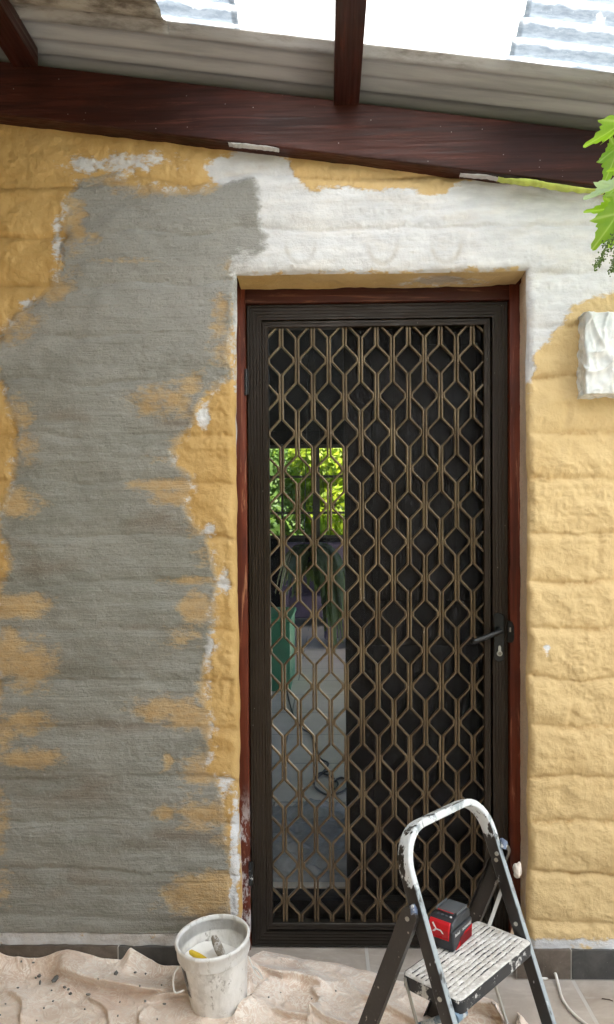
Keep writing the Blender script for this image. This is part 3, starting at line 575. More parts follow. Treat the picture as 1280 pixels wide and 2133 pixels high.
# grille
gp = MB(); W_ = .0034; Dp = .0065; prof = [(-W_, Dp), (-W_, -Dp + .0014), (-W_ * .45, -Dp), (W_ * .45, -Dp), (W_, -Dp + .0014), (W_, Dp)]
YG = YD + .018
x_0 = float(aY(586, 760, YG)[0]); x_12 = float(aY(984, 760, YG)[0]); sp = (x_12 - x_0) / 12
zc0 = float(aY(586, 752, YG)[2]); zcN = float(aY(592, 1801, YG)[2]); PER = (zc0 - zcN) / 7
zt_, zb_ = GZ1 + .012, GZ0 - .012
for i in range(-1, 14):
    xc_ = x_0 + sp * i; ph_ = 0 if i % 2 == 0 else PER / 2
    for s in (-1, 1):
        pts = []; near, far = .0045, sp - .0112
        for k in range(-2, 10):
            zc = zc0 - ph_ - k * PER
            for dz_, o_ in ((.044, near), (.0075, far), (-.0075, far), (-.044, near)): pts.append((zc + dz_, o_))
        pts.sort(key=lambda p: -p[0]); out = []
        for a, b2 in zip(pts[:-1], pts[1:]):
            za, oa = a; zb2, ob2 = b2; hi, lo = min(za, zt_), max(zb2, zb_)
            if hi <= lo: continue
            f = lambda z: oa + (ob2 - oa) * (za - z) / (za - zb2)
            if not out: out.append((hi, f(hi)))
            out.append((lo, f(lo) + random.uniform(-.0006, .0006)))
        xlo, xhi = GX0 - .012, GX1 + .012
        run = []
        def flush(run):
            if len(run) > 1: gp.sweep([(x, YG + (.0002 if s > 0 else 0), z) for x, z in run], prof, (0, 1, 0))
        P2 = [(xc_ + s * o, z) for z, o in out]
        for a, b2 in zip(P2[:-1], P2[1:]):
            ina, inb = xlo <= a[0] <= xhi, xlo <= b2[0] <= xhi
            if ina and inb:
                if not run: run = [a]
                run.append(b2)
            elif ina or inb:
                xe = xlo if min(a[0], b2[0]) < xlo else xhi; t = (xe - a[0]) / (b2[0] - a[0]); c = (xe, a[1] + (b2[1] - a[1]) * t)
                if ina: run = (run or [a]) + [c]; flush(run); run = []
                else: run = [c, b2]
            else: flush(run); run = []
        flush(run)
        for k in range(-1, 10):
            zc = zc0 - ph_ - k * PER; xn = xc_ + s * (sp - .0080)
            if zb_ < zc < zt_ and xlo < xn < xhi: gp.box((xn - .0030, YG - .0046, zc - .0078), (xn + .0030, YG + .004, zc + .0078))
    if GX0 - .01 < xc_ < GX1 + .01: gp.box((xc_ - .0014, YG - .0022, zb_), (xc_ + .0014, YG + .0036, zt_)) if False else None
gr = gp.build('grille', M['grille'], door, auto=50)
n_ = 60; A, B = np.meshgrid(np.linspace(GX0 - .005, GX1 + .005, n_), np.linspace(GZ0 - .005, GZ1 + .005, n_ * 2), indexing='ij')
grid_obj('fly_screen', np.stack([A, YD + .0285 + (fbm(A, B, .3, .4, 5, 2) - .5) * .004, B], -1), None, M['screen'], door)
# lock plate, lever, cylinder
M['black'] = mat_splat('black_lock_enamel', (.004, .005, .006), (.5, .5, .46), .3, .80, 30, fine=.02); M['silver'] = mat_simple('nickel', (.5, .5, .46), .35, .8)
hx0, hx1, hz0, hz1 = float(aY(1028, 1320, YD)[0]), float(aY(1050, 1320, YD)[0]), float(aY(1040, 1377, YD)[2]), float(aY(1040, 1277, YD)[2])
cxh = (hx0 + hx1) / 2; rw = (hx1 - hx0) / 2
poly = [(cxh + rw * math.cos(a), hz1 - .010 + .010 * math.sin(a)) for a in np.linspace(0, math.pi, 9)] + [(cxh + rw * math.cos(a), hz0 + .010 + .010 * math.sin(a)) for a in np.linspace(math.pi, 2 * math.pi, 9)]
mb = MB(); mb.prism(poly, lambda a, b_, d: (a, d, b_), YD - .009, YD + .002); hp = mb.build('lock_plate', M['black'], door); hp.modifiers.new('bevel', 'BEVEL').width = .0018
pv = aY(1043, 1315, YD - .03); tip = aY(990, 1336, YD - .045)
mb = MB(); mb.tube([(pv[0], YD - .008, pv[2]), (pv[0], YD - .032, pv[2])], .0095, 16); path = smooth_path([(pv[0] + .004, YD - .034, pv[2] + .001), pv * .7 + tip * .3 + np.array([0, -.004, 0]), tip, tip + np.array([-.006, .014, -.003])], 6)
mb.tube(path, .0075, 12, radii=[.0075 + .0015 * math.sin(math.pi * i / (len(path) - 1)) for i in range(len(path))]); mb.build('lever', M['black'], hp, auto=50)
cy = aY(1041, 1361, YD - .012); mb = MB(); pp = [(cy[0] + .0085 * math.cos(a), cy[2] + .0085 * math.sin(a)) for a in np.linspace(math.radians(120), math.radians(420), 16)]
pp = pp + [(cy[0] + .0042, cy[2] + .021), (cy[0] + .002, cy[2] + .0245), (cy[0] - .002, cy[2] + .0245), (cy[0] - .0042, cy[2] + .021)]
mb.prism(pp, lambda a, b_, d: (a, d, b_), YD - .016, YD - .004); cyo = mb.build('lock_cylinder', M['silver'], hp)
mb = MB(); mb.tube([(cy[0], YD - .0172, cy[2]), (cy[0], YD - .012, cy[2])], .0052, 14); mb.box((cy[0] - .0008, YD - .0180, cy[2] - .003), (cy[0] + .0008, YD - .0165, cy[2] + .003)); mb.build('keyway', mat_simple('brass_core', (.25, .24, .2), .4, .8), cyo)
st0 = aY(1054, 1320, YD); mb = MB(); sx = jr0 + .001
mb.prism([(sx - .007, 1.000), (sx + .006, 1.000), (sx + .0105, 1.012), (sx + .0105, 1.050), (sx + .005, 1.064), (sx - .007, 1.068)], lambda a, b_, d: (a, d, b_ + st0[2] - 1.025), .129, .150); so_ = mb.build('strike_plate', M['black'], house)
mb = MB(); mb.box((sx - .004, .1275, st0[2] + .008), (sx + .0005, .1295, st0[2] + .022)); mb.build('latch', M['silver'], so_)
for (ya, yb) in ((770, 824), (1792, 1842)):
    za, zb3 = float(aY(516, yb, .14)[2]), float(aY(516, ya, .14)[2]); mb = MB(); hx = jl1 + .001
    mb.tube([(hx, .133, za), (hx, .133, zb3)], .0048, 10); mb.box((hx - .004, .1345, za + .003), (hx + .008, .140, zb3 - .003))
    for q in (1, 2): zz = za + (zb3 - za) * q / 3; mb.tube([(hx, .133, zz - .0008), (hx, .133, zz + .0008)], .0054, 10)
    h = mb.build('hinge', M['black'] if ya < 1000 else mat_splat('paint_smeared_hinge', (.008, .01, .012), (.7, .7, .68), .35, .56, 40), door, auto=40)
    if ya > 1000: h['label'] = 'lower hinge smeared with white paint'

# inner door leaf, set back
M['leaf'] = mat_timber('dark_brown_door_timber', (.006, .0045, .0045), (.011, .008, .007), 0, 2, rough=.6)
lx0 = float(aY(720, 1300, .31)[0]); inner_ = empty('timber_door', (lx0 + .3, .31, .1), 'dark timber inner door closed over the right two thirds behind the screen', 'door')
mb = MB(); mb.box((lx0, .300, FL + .002), (jr1, .338, 2.12), bev=.002)
mb.build('door_leaf', M['leaf'], inner_, auto=40)
mb = MB()
for z0_, z1_ in ((.25, .95), (1.1, 1.95)): mb.box((lx0 + .09, .293, z0_), (jr1 - .12, .2995, z1_), bev=.003)
mb.build('panel', M['leaf'], inner_, auto=40)

# ------------------------------------------------------------------ things in the room
M['purple'] = mat_simple('purple_velvet', (.075, .06, .105), .8, var=.2, scale=6)
def armchair(x, y, w_, hgt, label):
    t = empty('armchair', (x, y, FL), label, 'armchair', 'purple armchairs in the room')
    mb = MB(); mb.box((x - w_ / 2 + .1, y - .35, FL + .12), (x + w_ / 2 - .1, y + .25, FL + .45), bev=.04); mb.build('seat', M['purple'], t, auto=60)
    mb = MB(); mb.box((x - w_ / 2, y + .2, FL + .1), (x + w_ / 2, y + .38, FL + hgt), bev=.06); mb.build('backrest', M['purple'], t, auto=60)
    for s in (-1, 1): mb = MB(); mb.box((x + s * (w_ / 2 - .06) - .06, y - .38, FL + .1), (x + s * (w_ / 2 - .06) + .06, y + .2, FL + .62), bev=.04); mb.build('armrest', M['purple'], t, auto=60)
    for sx_ in (-1, 1):
        for sy_ in (-1, 1): mb = MB(); mb.box((x + sx_ * (w_ / 2 - .1) - .02, y + sy_ * .28 - .02, FL), (x + sx_ * (w_ / 2 - .1) + .02, y + sy_ * .28 + .02, FL + .13)); mb.build('leg', M['winframe'], t)
armchair(.05, 8.6, .9, 1.20, 'high purple armchair under the garden window, seen through the grille'); armchair(.62, 6.4, .8, .78, 'lower purple armchair beside the dark inner door edge, seen through the grille')
M['green'] = mat_simple('green_paint_board', (.05, .22, .13), .5, var=.12, scale=4); M['green2'] = M['green']
cr = MB(); zb_f = aZ(590, 1440, FL); yc = float(zb_f[1]); x1c = float(aY(600, 1400, yc)[0])
cr.box((x1c - .55, yc, FL), (x1c + .02, yc + .9, FL + .56), bev=.006); cb = empty('storage_chest', (x1c - .2, yc + .4, FL), 'green painted chest on the tiled room floor, seen through the grille', 'chest')
cr.build('body', M['green'], cb, auto=40); mb = MB(); mb.box((x1c - .57, yc - .015, FL + .562), (x1c + .035, yc + .92, FL + .60), bev=.008); mb.build('lid', M['green'], cb, auto=40)
def cable(name, pts, r, mat, label):
    mb = MB(); mb.tube(smooth_path(pts, 8), r, 8); o = mb.build(name, mat, auto=60); return tag(o, label, 'cable')
M['blackcable'] = mat_simple('black_cable_rubber', (.015, .015, .015), .5); M['whitecable'] = mat_simple('white_cable_plastic', (.72, .70, .66), .4, var=.08)
pts = [aZ(x, y_, FL + .006) for x, y_ in ((598, 1440), (610, 1485), (628, 1515), (648, 1530), (660, 1560), (668, 1580), (684, 1590), (676, 1605), (662, 1620), (668, 1610), (690, 1618), (704, 1632), (698, 1645), (690, 1632), (712, 1620), (728, 1632), (712, 1650), (680, 1655), (655, 1635), (664, 1612), (690, 1606))]
cable('power_cable', pts, .005, M['blackcable'], 'black cable lying in loose loops on the grey tiles inside the room')
# clear sheet of plastic on the room floor
def _pl(g): return g.mix(g.rng(g.noise(20, 6, .7), .3, .7), (.38, .38, .37), (.64, .64, .62))
M['plastic'] = mat_translucent('crumpled_clear_plastic', None, (.6, .65, .66), .35, .18, clear=.35, var=_pl).m
A, B = np.meshgrid(np.linspace(-.05, .55, 110), np.linspace(0, 1, 90), indexing='ij'); yy = .372 + B * (.58 + .15 * vn(A, A * 0, .12, .1, 7))
zz = FL + .012 + np.abs(fbm(A + B * .1, yy, .16, .07, 11, 4) - .5) * .17 * sstep(0, .15, B) 
ps = grid_obj('plastic_sheet', np.stack([A, yy, zz], -1), None, M['plastic']); tag(ps, 'crumpled clear plastic sheet on the room floor just inside the door', 'plastic sheet')
# hanging fern
def mat_leafy(name, a, b_, tr=.35):
    g = G(name, .5); k = g.new('ShaderNodeNewGeometry'); c = g.mix(k.outputs['Random Per Island'], a, b_); g.set('Base Color', c); t = g.new('ShaderNodeBsdfTranslucent'); g.L(g.mix(.5, c, (.5, .75, .08), 'MIX'), t.inputs[0]); mx = g.new('ShaderNodeMixShader'); mx.inputs[0].default_value = tr
    g.L(g.b.outputs[0], mx.inputs[1]); g.L(t.outputs[0], mx.inputs[2]); g.L(mx.outputs[0], g.out.inputs[0]); return g.m
M['fern'] = mat_leafy('fern_green', (.02, .05, .018), (.05, .10, .03), .2)
fy = 3.0; fc = aY(650, 1170, fy); fern = empty('hanging_fern', (fc[0], fy, fc[2]), 'dark green feathery plant hanging inside the room, seen through the grille', 'plant')
mb = MB(); mb.lathe([(.01, -.10), (.09, -.09), (.12, .03), (.125, .04), (.10, .04), (.09, .02)], c=(fc[0], fy, fc[2] + .06), seg=20); mb.build('pot', M['winframe'], fern, auto=50)
mb = MB(); [mb.tube([(fc[0] + .11 * math.cos(a), fy + .11 * math.sin(a), fc[2] + .09), (fc[0], fy, 3.05)], .002, 5) for a in (0, 2.1, 4.2)]; mb.build('hanger', M['winframe'], fern)
mb = MB(); rd = random.Random(3)
for k in range(150):
    a = rd.uniform(0, 6.28); L_ = rd.uniform(.2, .5); ln = rd.uniform(.12, .32) * (1 if rd.random() < .8 else .5); p = Vector((fc[0] + rd.uniform(-.05, .05), fy, fc[2] + .1)); v = Vector((math.cos(a) * .5, math.sin(a) * .5, .3)); stp = L_ / 14
    if rd.random() < .4: v = Vector((.15 + rd.uniform(-.05, .2), rd.uniform(-.2, .2), .1)); stp = rd.uniform(.5, .85) / 14
    for q in range(14):
        p2 = p + v.normalized() * stp; v.z -= .22
        for s in (-1, 1):
            sd = v.cross(Vector((0, 0, 1))); sd = (sd.normalized() if sd.length > .01 else Vector((1, 0, 0))) * s; l = .045 * (1 - q / 16)
            mb.add([p, p2, p2 + sd * l + Vector((0, 0, -.01)), p + sd * l * .8], [(0, 1, 2, 3)])
        p = p2
mb.build('fronds', M['fern'], fern)

# ------------------------------------------------------------------ garden beyond the window
def leaf_cloud(name, label, cat, blobs, n, size, mat, trunk=None, seed=1):
    rd = np.random.RandomState(seed); V = []; F = []
    for k in range(n):
        c = blobs[rd.randint(len(blobs))]; d = rd.normal(size=3); d /= np.linalg.norm(d); r = rd.uniform(.55, 1.0) ** .6
        p = np.array(c[:3]) + d * r * np.array(c[3:6]); nrm = d + rd.normal(size=3) * .6 + np.array([0, -.2, .5]); nrm /= np.linalg.norm(nrm)
        a = np.cross(nrm, rd.normal(size=3)); a /= np.linalg.norm(a); b_ = np.cross(nrm, a); s = size * rd.uniform(.6, 1.3); i = len(V)
        V += [p - a * s, p + b_ * s * .45, p + a * s, p - b_ * s * .45]; F.append((i, i + 1, i + 2, i + 3))
    t = empty(name, (blobs[0][0], blobs[0][1], -.1), label, cat); mesh_obj('crown', V, F, mat, t)
    if trunk:
        mb = MB(); 
        for pth, rr in trunk: mb.tube(smooth_path(pth, 4), rr, 8, radii=[rr * (1 - .6 * i / (4 * (len(pth) - 1))) for i in range(4 * (len(pth) - 1) + 1)])
        mb.build('trunk', mat_simple('bark_' + name, (.12, .09, .065), .9, bump=.01), t)
M['leaf1'] = mat_leafy('yellow_green_leaves', (.22, .34, .02), (.50, .55, .03), .5); M['leaf2'] = mat_leafy('mid_green_leaves', (.06, .13, .03), (.16, .26, .05), .4); M['leaf3'] = mat_leafy('deep_green_leaves', (.02, .05, .015), (.06, .10, .03), .3)
rd = np.random.RandomState(5)
leaf_cloud('garden_tree', 'pale leafy tree outside the far window, at its left', 'tree', [(-1.2, 13.2, 2.6, 1.1, .8, 1.0), (-.6, 13, 1.8, .9, .7, .8), (-1.6, 13.4, 1.4, .8, .7, .9)], 9000, .09, M['leaf2'], [([(-1.0, 13.3, -.1), (-1.0, 13.3, 1.2), (-1.2, 13.2, 2.6)], .12), ([(-1.0, 13.3, 1.2), (-.5, 13.1, 2.0)], .06)], 2)
leaf_cloud('garden_shrub', 'bright yellow-green shrub outside the far window', 'shrub', [(.7, 12.6, 2.0, .9, .7, .7), (.2, 12.4, 2.9, .7, .5, .6), (1.2, 12.8, 1.3, .9, .7, .6), (-.1, 12.9, 2.3, .4, .4, .5)], 9000, .085, M['leaf1'], [([(.7, 12.8, -.1), (.6, 12.7, 1.2), (.3, 12.6, 2.6)], .06)], 3)
leaf_cloud('garden_hedge', 'dark green hedge behind the shrubs outside the far window', 'hedge', [(x, 15.5, z, 1.1, .8, 1.2) for x in (-4, -2.5, -1, .5, 2, 3.5, 5) for z in (.8, 2.4, 4.0)], 26000, .13, M['leaf3'], [([(-3, 15.6, -.1), (-3, 15.5, 3)], .08)], 4)

leaf_cloud('light_block_hedge', 'unseen tall dark hedge added behind the camera to cut light from the front', 'hedge', [(x, -7.5, z, 1.1, .7, 1.1) for x in (-5, -3.5, -2, -.5, 1, 2.5, 4) for z in (.8, 2.2, 3.4)], 14000, .16, M['leaf3'], [([(-3, -7.6, -.1), (-3, -7.5, 3)], .08)], 6)  # unseen, added behind the camera to hold back frontal light

# ------------------------------------------------------------------ drop cloth
def folds(X_, Y_):
    a1, a2 = X_ * .8 + Y_ * .6, Y_ * .8 - X_ * .6; b1, b2 = X_ * .6 - Y_ * .8, Y_ * .6 + X_ * .8
    z = .004 + .012 * vn(X_, Y_, .26, .2, 101) + .006 * (1 - np.abs(2 * vn(a1, a2, .40, .085, 103) - 1)) ** 3 + .006 * (1 - np.abs(2 * vn(b1, b2, .34, .07, 105) - 1)) ** 3 + .003 * (1 - np.abs(2 * vn(a2, a1, .15, .05, 106) - 1)) ** 3
    DX, DY = np.zeros_like(z), np.zeros_like(z)
    for pts, h, wd, sharp in RIDGES:
        pts = [np.array(p) for p in smooth2(pts)]; d = np.full(X_.shape, 9.); side = np.zeros(X_.shape); tt = np.zeros(X_.shape); nx = np.zeros(X_.shape); ny = np.zeros(X_.shape); n = len(pts) - 1
        for i, (a, b_) in enumerate(zip(pts[:-1], pts[1:])):
            e = b_ - a; L_ = math.sqrt(e @ e); t = np.clip(((X_ - a[0]) * e[0] + (Y_ - a[1]) * e[1]) / (e @ e), 0, 1); px_, py_ = X_ - a[0] - t * e[0], Y_ - a[1] - t * e[1]; dd = np.hypot(px_, py_); m_ = dd < d
            d = np.where(m_, dd, d); side = np.where(m_, e[0] * py_ - e[1] * px_, side); tt = np.where(m_, (i + t) / n, tt); nx = np.where(m_, e[1] / L_, nx); ny = np.where(m_, -e[0] / L_, ny)
        ww = np.where(side > 0, wd * 1.15, wd * .55); q = h * 1.35 * np.exp(-(d / ww) ** 2) * (.15 + .85 * sstep(0, .18, tt) * sstep(1.0, .8, tt)) * (.85 + .3 * vn(X_, Y_, .12, .12, 107))
        z = z + q; ln = .62 * sharp * q; DX += nx * ln; DY += ny * ln
    return z, DX, DY
def smooth2(p): return [(v.x, v.y) for v in smooth_path([(a, b_, 0) for a, b_ in p], 4)]
def fp(px, py, z=.03): q = aZ(px, py, z); return (float(q[0]), float(q[1]))
RIDGES = [([fp(-120, 2040), fp(10, 2008), fp(100, 1998, .05), fp(160, 2010, .05), fp(230, 2030, .04), fp(300, 2042, .04), fp(385, 2048, .04)], .034, .028, 2.2),
          ([fp(250, 2024, .02), fp(300, 2006, .04), fp(380, 1990, .05), fp(470, 2000, .05)], .038, .035, 1.2),
          ([fp(300, 2085, .02), fp(350, 2066, .03), fp(400, 2068, .03), fp(440, 2090, .03)], .020, .014, 1.8),
          ([fp(540, 1985, .07), fp(528, 2010, .06), fp(520, 2040, .05), fp(510, 2070, .03)], .050, .024, 1.3),
          ([fp(545, 1990, .06), fp(580, 2010, .05), fp(640, 2030, .03), fp(700, 2060, .02)], .022, .024, 1.4),
          ([fp(600, 2035, .03), fp(560, 2065, .03), fp(540, 2100, .02), fp(480, 2133, .02)], .022, .018, 1.6),
          ([fp(650, 2050, .02), fp(680, 2090, .02), fp(640, 2140, .02)], .016, .016, 1.5),
          ([fp(560, 2100, .02), fp(620, 2105, .03), fp(680, 2120, .02), fp(760, 2150, .02)], .018, .013, 1.5),
          ([fp(900, 2080, .02), fp(980, 2095, .02), fp(1060, 2120, .02), fp(1090, 2150, .02)], .024, .022, 1.4),
          ([fp(1030, 2100, .03), fp(1070, 2130, .03), fp(1060, 2180, .02)], .022, .014, 1.4),
          ([fp(20, 2060, .02), fp(60, 2090, .02), fp(50, 2140, .02)], .014, .02, 1.5), ([fp(180, 2070, .02), fp(230, 2100, .02), fp(240, 2150, .02)], .012, .016, 1.5), ([fp(750, 2080, .01), fp(820, 2110, .01), fp(900, 2160, .01)], .016, .016, 1.4),
          ([fp(330, 2100, .02), fp(300, 2125, .02), fp(330, 2160, .02)], .012, .014, 1.5)]
edge_pts = [(-700, 2020, 0), (-200, 2022, 0), (0, 2030, 0), (150, 2028, 0), (250, 2030, 0), (380, 2020, 0), (480, 2018, 0), (522, 1996, 0), (548, 1980, 0), (575, 1988, 0), (640, 1998, .005), (700, 2006, .005), (760, 2020, .005), (820, 2040, .005), (880, 2050, .005), (960, 2062, .005), (1030, 2082, .005), (1075, 2100, .005), (1110, 2140, .005), (1120, 2260, .005)]
ex = np.array([float(aZ(a, b_, c)[0]) for a, b_, c in edge_pts]); ey = np.array([float(aZ(a, b_, c)[1]) for a, b_, c in edge_pts])
o_ = np.argsort(ex); ex, ey = ex[o_], ey[o_]
xsx = np.linspace(-1.5, ex[-1], 560); A, T = np.meshgrid(xsx, np.linspace(0, 1, 260), indexing='ij')
yb = np.interp(A, ex, ey) + (fbm(A, A * 0, .05, .05, 111, 3) - .5) * .02; yb = np.where(A < px_x(506), np.minimum(yb, -.016), yb)
Bc = yb + (-1.0 - yb) * T ** 1.25
Zf, DXc, DYc = folds(A, Bc); Zc = Zf * np.where(A < px_x(506), 1, sstep(-.0, .045, yb - Bc) * .85 + .15)
wallup = np.where(A < px_x(506), .030 * np.exp(-((yb - Bc) / .02)) * (.4 + .9 * vn(A, A * 0, .10, .1, 113)), 0)
Zc = np.maximum(Zc + wallup, .003); att_ = sstep(0, .03, yb - Bc); Ax = A + DXc * att_; Bx = Bc + DYc * att_; Bx = np.where(A < px_x(506), np.minimum(Bx, -.0145), Bx)
def mat_cloth():
    g = G('satin_damask_cloth', .33, spec=.8); w1 = g.noise(15, 2, .5, dist=4.5); w2 = g.noise(7, 4, .6, dist=1.5); sw = g.math('ABSOLUTE', g.math('SUBTRACT', w1, .5))
    line = g.rng(sw, .010, .07, .8, 0.); c = g.mix(g.rng(w2, .3, .7), (.68, .52, .41), (.84, .72, .62)); c = g.mix(g.math('MULTIPLY', line, g.rng(g.noise(9, 3), .35, .6, .25, 1.)), c, (.93, .87, .79))
    g.set('Base Color', c); g.set('Roughness', g.math('SUBTRACT', .48, g.math('MULTIPLY', line, .16)))
    nn1 = g.noise(9, 3, .5, dist=.8); nn2 = g.noise(19, 3, .5, dist=.8, loc=(2, 2, 2)); f1 = g.math('POWER', g.math('SUBTRACT', 1., g.math('MULTIPLY', g.math('ABSOLUTE', g.math('SUBTRACT', nn1, .5)), 3.), True), 6.); f2 = g.math('POWER', g.math('SUBTRACT', 1., g.math('MULTIPLY', g.math('ABSOLUTE', g.math('SUBTRACT', nn2, .5)), 3.), True), 6.); g.bump(g.math('ADD', f1, g.math('MULTIPLY', f2, .5)), .5, .006); g.set('Sheen Weight', .3); return g.m
M['cloth'] = mat_cloth()
cl = grid_obj('drop_cloth', np.stack([Ax, Bx, Zc], -1), None, M['cloth'], flip=True, thick=.0012); tag(cl, 'crumpled pinkish beige satin drop cloth on the floor along the wall', 'drop cloth')
def cz(x, y_):
    dd = (Ax - x) ** 2 + (Bx - y_) ** 2; near = dd < max(1e-4, float(dd.min()) * 2); return float(Zc[near].max())
def on_cloth(px, py):
    z = .02
    for _ in range(12): q = aZ(px, py, z); z = .5 * z + .5 * cz(q[0], q[1])
    return Vector((q[0], q[1], z))
# cement crumbs
M['crumb'] = mat_simple('dried_cement', (.17, .17, .16), .9, var=.25, scale=40, bump=.002)
crs = [(82, 2034, 11, 8), (75, 2038, 6, 5), (116, 2032, 14, 20), (112, 2044, 7, 10), (84, 2048, 6, 13), (242, 2029, 12, 9), (282, 2027, 8, 5), (304, 2029, 6, 4), (135, 2056, 11, 5), (143, 2062, 7, 5), (147, 2071, 9, 6), (184, 2073, 12, 6), (111, 2086, 6, 3), (92, 2101, 5, 4), (177, 2103, 5, 3), (250, 2082, 4, 3), (303, 2087, 6, 6), (343, 2085, 11, 4), (292, 2055, 6, 4), (337, 2053, 5, 3), (246, 2117, 4, 4), (12, 2092, 5, 3), (1, 2115, 5, 3), (328, 2124, 4, 3), (77, 2127, 5, 3), (45, 2012, 5, 4), (70, 2014, 9, 4), (38, 2058, 8, 3), (108, 2064, 6, 3), (205, 2040, 4, 3), (560, 2078, 5, 3), (585, 2068, 4, 2), (650, 2081, 4, 3), (700, 2065, 5, 3)]
_o = ['first', 'second', 'third', 'fourth', 'fifth', 'sixth', 'seventh', 'eighth', 'ninth']; _t = ['tenth', 'eleventh', 'twelfth', 'thirteenth', 'fourteenth', 'fifteenth', 'sixteenth', 'seventeenth', 'eighteenth', 'nineteenth']
ORD = [w_ + ' ' for w_ in _o + _t + ['twentieth'] + ['twenty-' + q for q in _o] + ['thirtieth'] + ['thirty-' + q for q in _o]]
protos = []
for s in range(5):
    bm = bmesh.new(); bmesh.ops.create_icosphere(bm, subdivisions=2, radius=1); rr = random.Random(s)
    of = [Vector((rr.uniform(-9, 9),) * 3) for _ in range(1)]
    from mathutils import noise as mn
    for v in bm.verts: v.co *= .75 + .5 * mn.noise(v.co * 1.4 + of[0]) + .25 * mn.noise(v.co * 3.5 + of[0])
    me = bpy.data.meshes.new('cement_crumb'); bm.to_mesh(me); bm.free(); me.materials.append(M['crumb']); protos.append(me)
for k, (px, py, w_, h_) in enumerate(crs):
    q = on_cloth(px, py); o = bpy.data.objects.new('cement_crumb', protos[k % 5]); COL.objects.link(o); s = 1 / 800.
    o.scale = (w_ * s * .55, max(h_ * s * .8, w_ * s * .25), min(w_, h_) * s * .42 + .0012); o.location = q + Vector((0, 0, o.scale.z * .45)); o.rotation_euler = (random.uniform(-.2, .2), random.uniform(-.2, .2), random.uniform(-.3, .3))
    rk = sorted(crs).index((px, py, w_, h_)); sh_ = 'long upright' if h_ > 1.4 * w_ else 'flat' if w_ > 1.7 * h_ else 'rounded'; sz_ = 'large' if max(w_, h_) >= 13 else 'small' if max(w_, h_) < 7 else 'middling'
    lab = (sz_ + ' ' + sh_ + ' grey cement crumb, ' + ORD[rk] + 'from the left on the drop cloth') if (px, py) != (242, 2029) else 'round grey cement lump at the cloth edge against the skirting'
    tag(o, lab, 'cement crumb', 'cement crumbs on the drop cloth')

# ------------------------------------------------------------------ bucket with trowels
bc = Vector((-.060, -.150, .008)); tilt = Matrix.Translation(bc) @ Matrix.Rotation(math.radians(-4.5), 4, 'Y') @ Matrix.Rotation(math.radians(5), 4, 'X')
buck = empty('bucket', bc, 'white plastic bucket smeared with plaster, standing on the drop cloth by the door', 'bucket')
M['bucket'] = mat_splat('plaster_smeared_plastic', (.66, .65, .62), (.88, .88, .86), .4, .46, 16, sc=(1, 1, .45), fine=.0)
def mat_bucket():
    g = G('plaster_smeared_bucket', .42); n = g.noise(14, 7, .68, sc=(1, 1, .4)); n2 = g.noise(40, 6, .7); c = g.mix(g.rng(n, .35, .6), (.60, .585, .55), (.84, .83, .80)); c = g.mix(g.rng(n2, .45, .62, 0, .7), c, (.86, .85, .83))
    c = g.mix(g.rng(g.noise(24, 7, .75, sc=(1, 1, .5), loc=(3, 3, 3)), .575, .63, 0, .85), c, (.33, .31, .28)); g.set('Base Color', c); g.bump(g.math('ADD', n2, n), .7, .002); return g.m
M['bucketb'] = mat_bucket()
Hb = .205; R0, R1 = .077, .0935
o1 = [(0, 0), (R0 - .006, 0), (R0 - .001, .002), (R0, .006)] + [(R0 + (R1 - R0) * t, .006 + (Hb - .055) * t) for t in np.linspace(.05, 1, 14)]
rim = [(R1 + .0005, Hb - .046), (R1 + .006, Hb - .045), (R1 + .0075, Hb - .040), (R1 + .0075, Hb - .012), (R1 + .010, Hb - .010), (R1 + .0105, Hb - .004), (R1 + .0085, Hb), (R1 + .0045, Hb + .0005), (R1 + .002, Hb - .002)]
ins = [(R1 + .0005, Hb - .01), (R1 - .003, Hb - .04)] + [(R0 - .003 + (R1 - R0) * t, .006 + (Hb - .055) * t) for t in np.linspace(.95, .05, 8)] + [(0, .008)]
mb = MB(); mb.lathe(o1 + rim[:1], M=tilt, seg=72); mb.lathe(ins, M=tilt, seg=72); bd = mb.build('body', M['bucketb'], buck, auto=50)
mb = MB(); mb.lathe(rim + ins[:2], M=tilt, seg=72); mb.build('rim', M['bucket'], buck, auto=60)
# paste inside, sloping up the side
A, B = np.meshgrid(np.linspace(0, 1, 14), np.linspace(0, 2 * math.pi, 64), indexing='ij'); rr = A * (R1 - .006) * .985; px_, py_ = rr * np.cos(B), rr * np.sin(B)
zq = .118 + px_ * -.30 + py_ * .12 + (fbm(px_, py_, .03, .03, 121, 3) - .5) * .012
rmax = R0 - .004 + (R1 - R0) * (zq / (Hb - .05)); k = np.minimum(1, rmax / np.maximum(rr, 1e-6)); Pq = np.stack([px_ * k, py_ * k, zq], -1)
Pw = np.array([[tuple(tilt @ Vector(p)) for p in row] for row in Pq]); M['paste'] = mat_simple('wet_white_plaster', (.86, .85, .82), .35, var=.05, scale=20, bump=.002)
tag(grid_obj('plaster_paste', Pw, None, M['paste']), 'white plaster paste filling the lower half of the bucket', 'plaster')
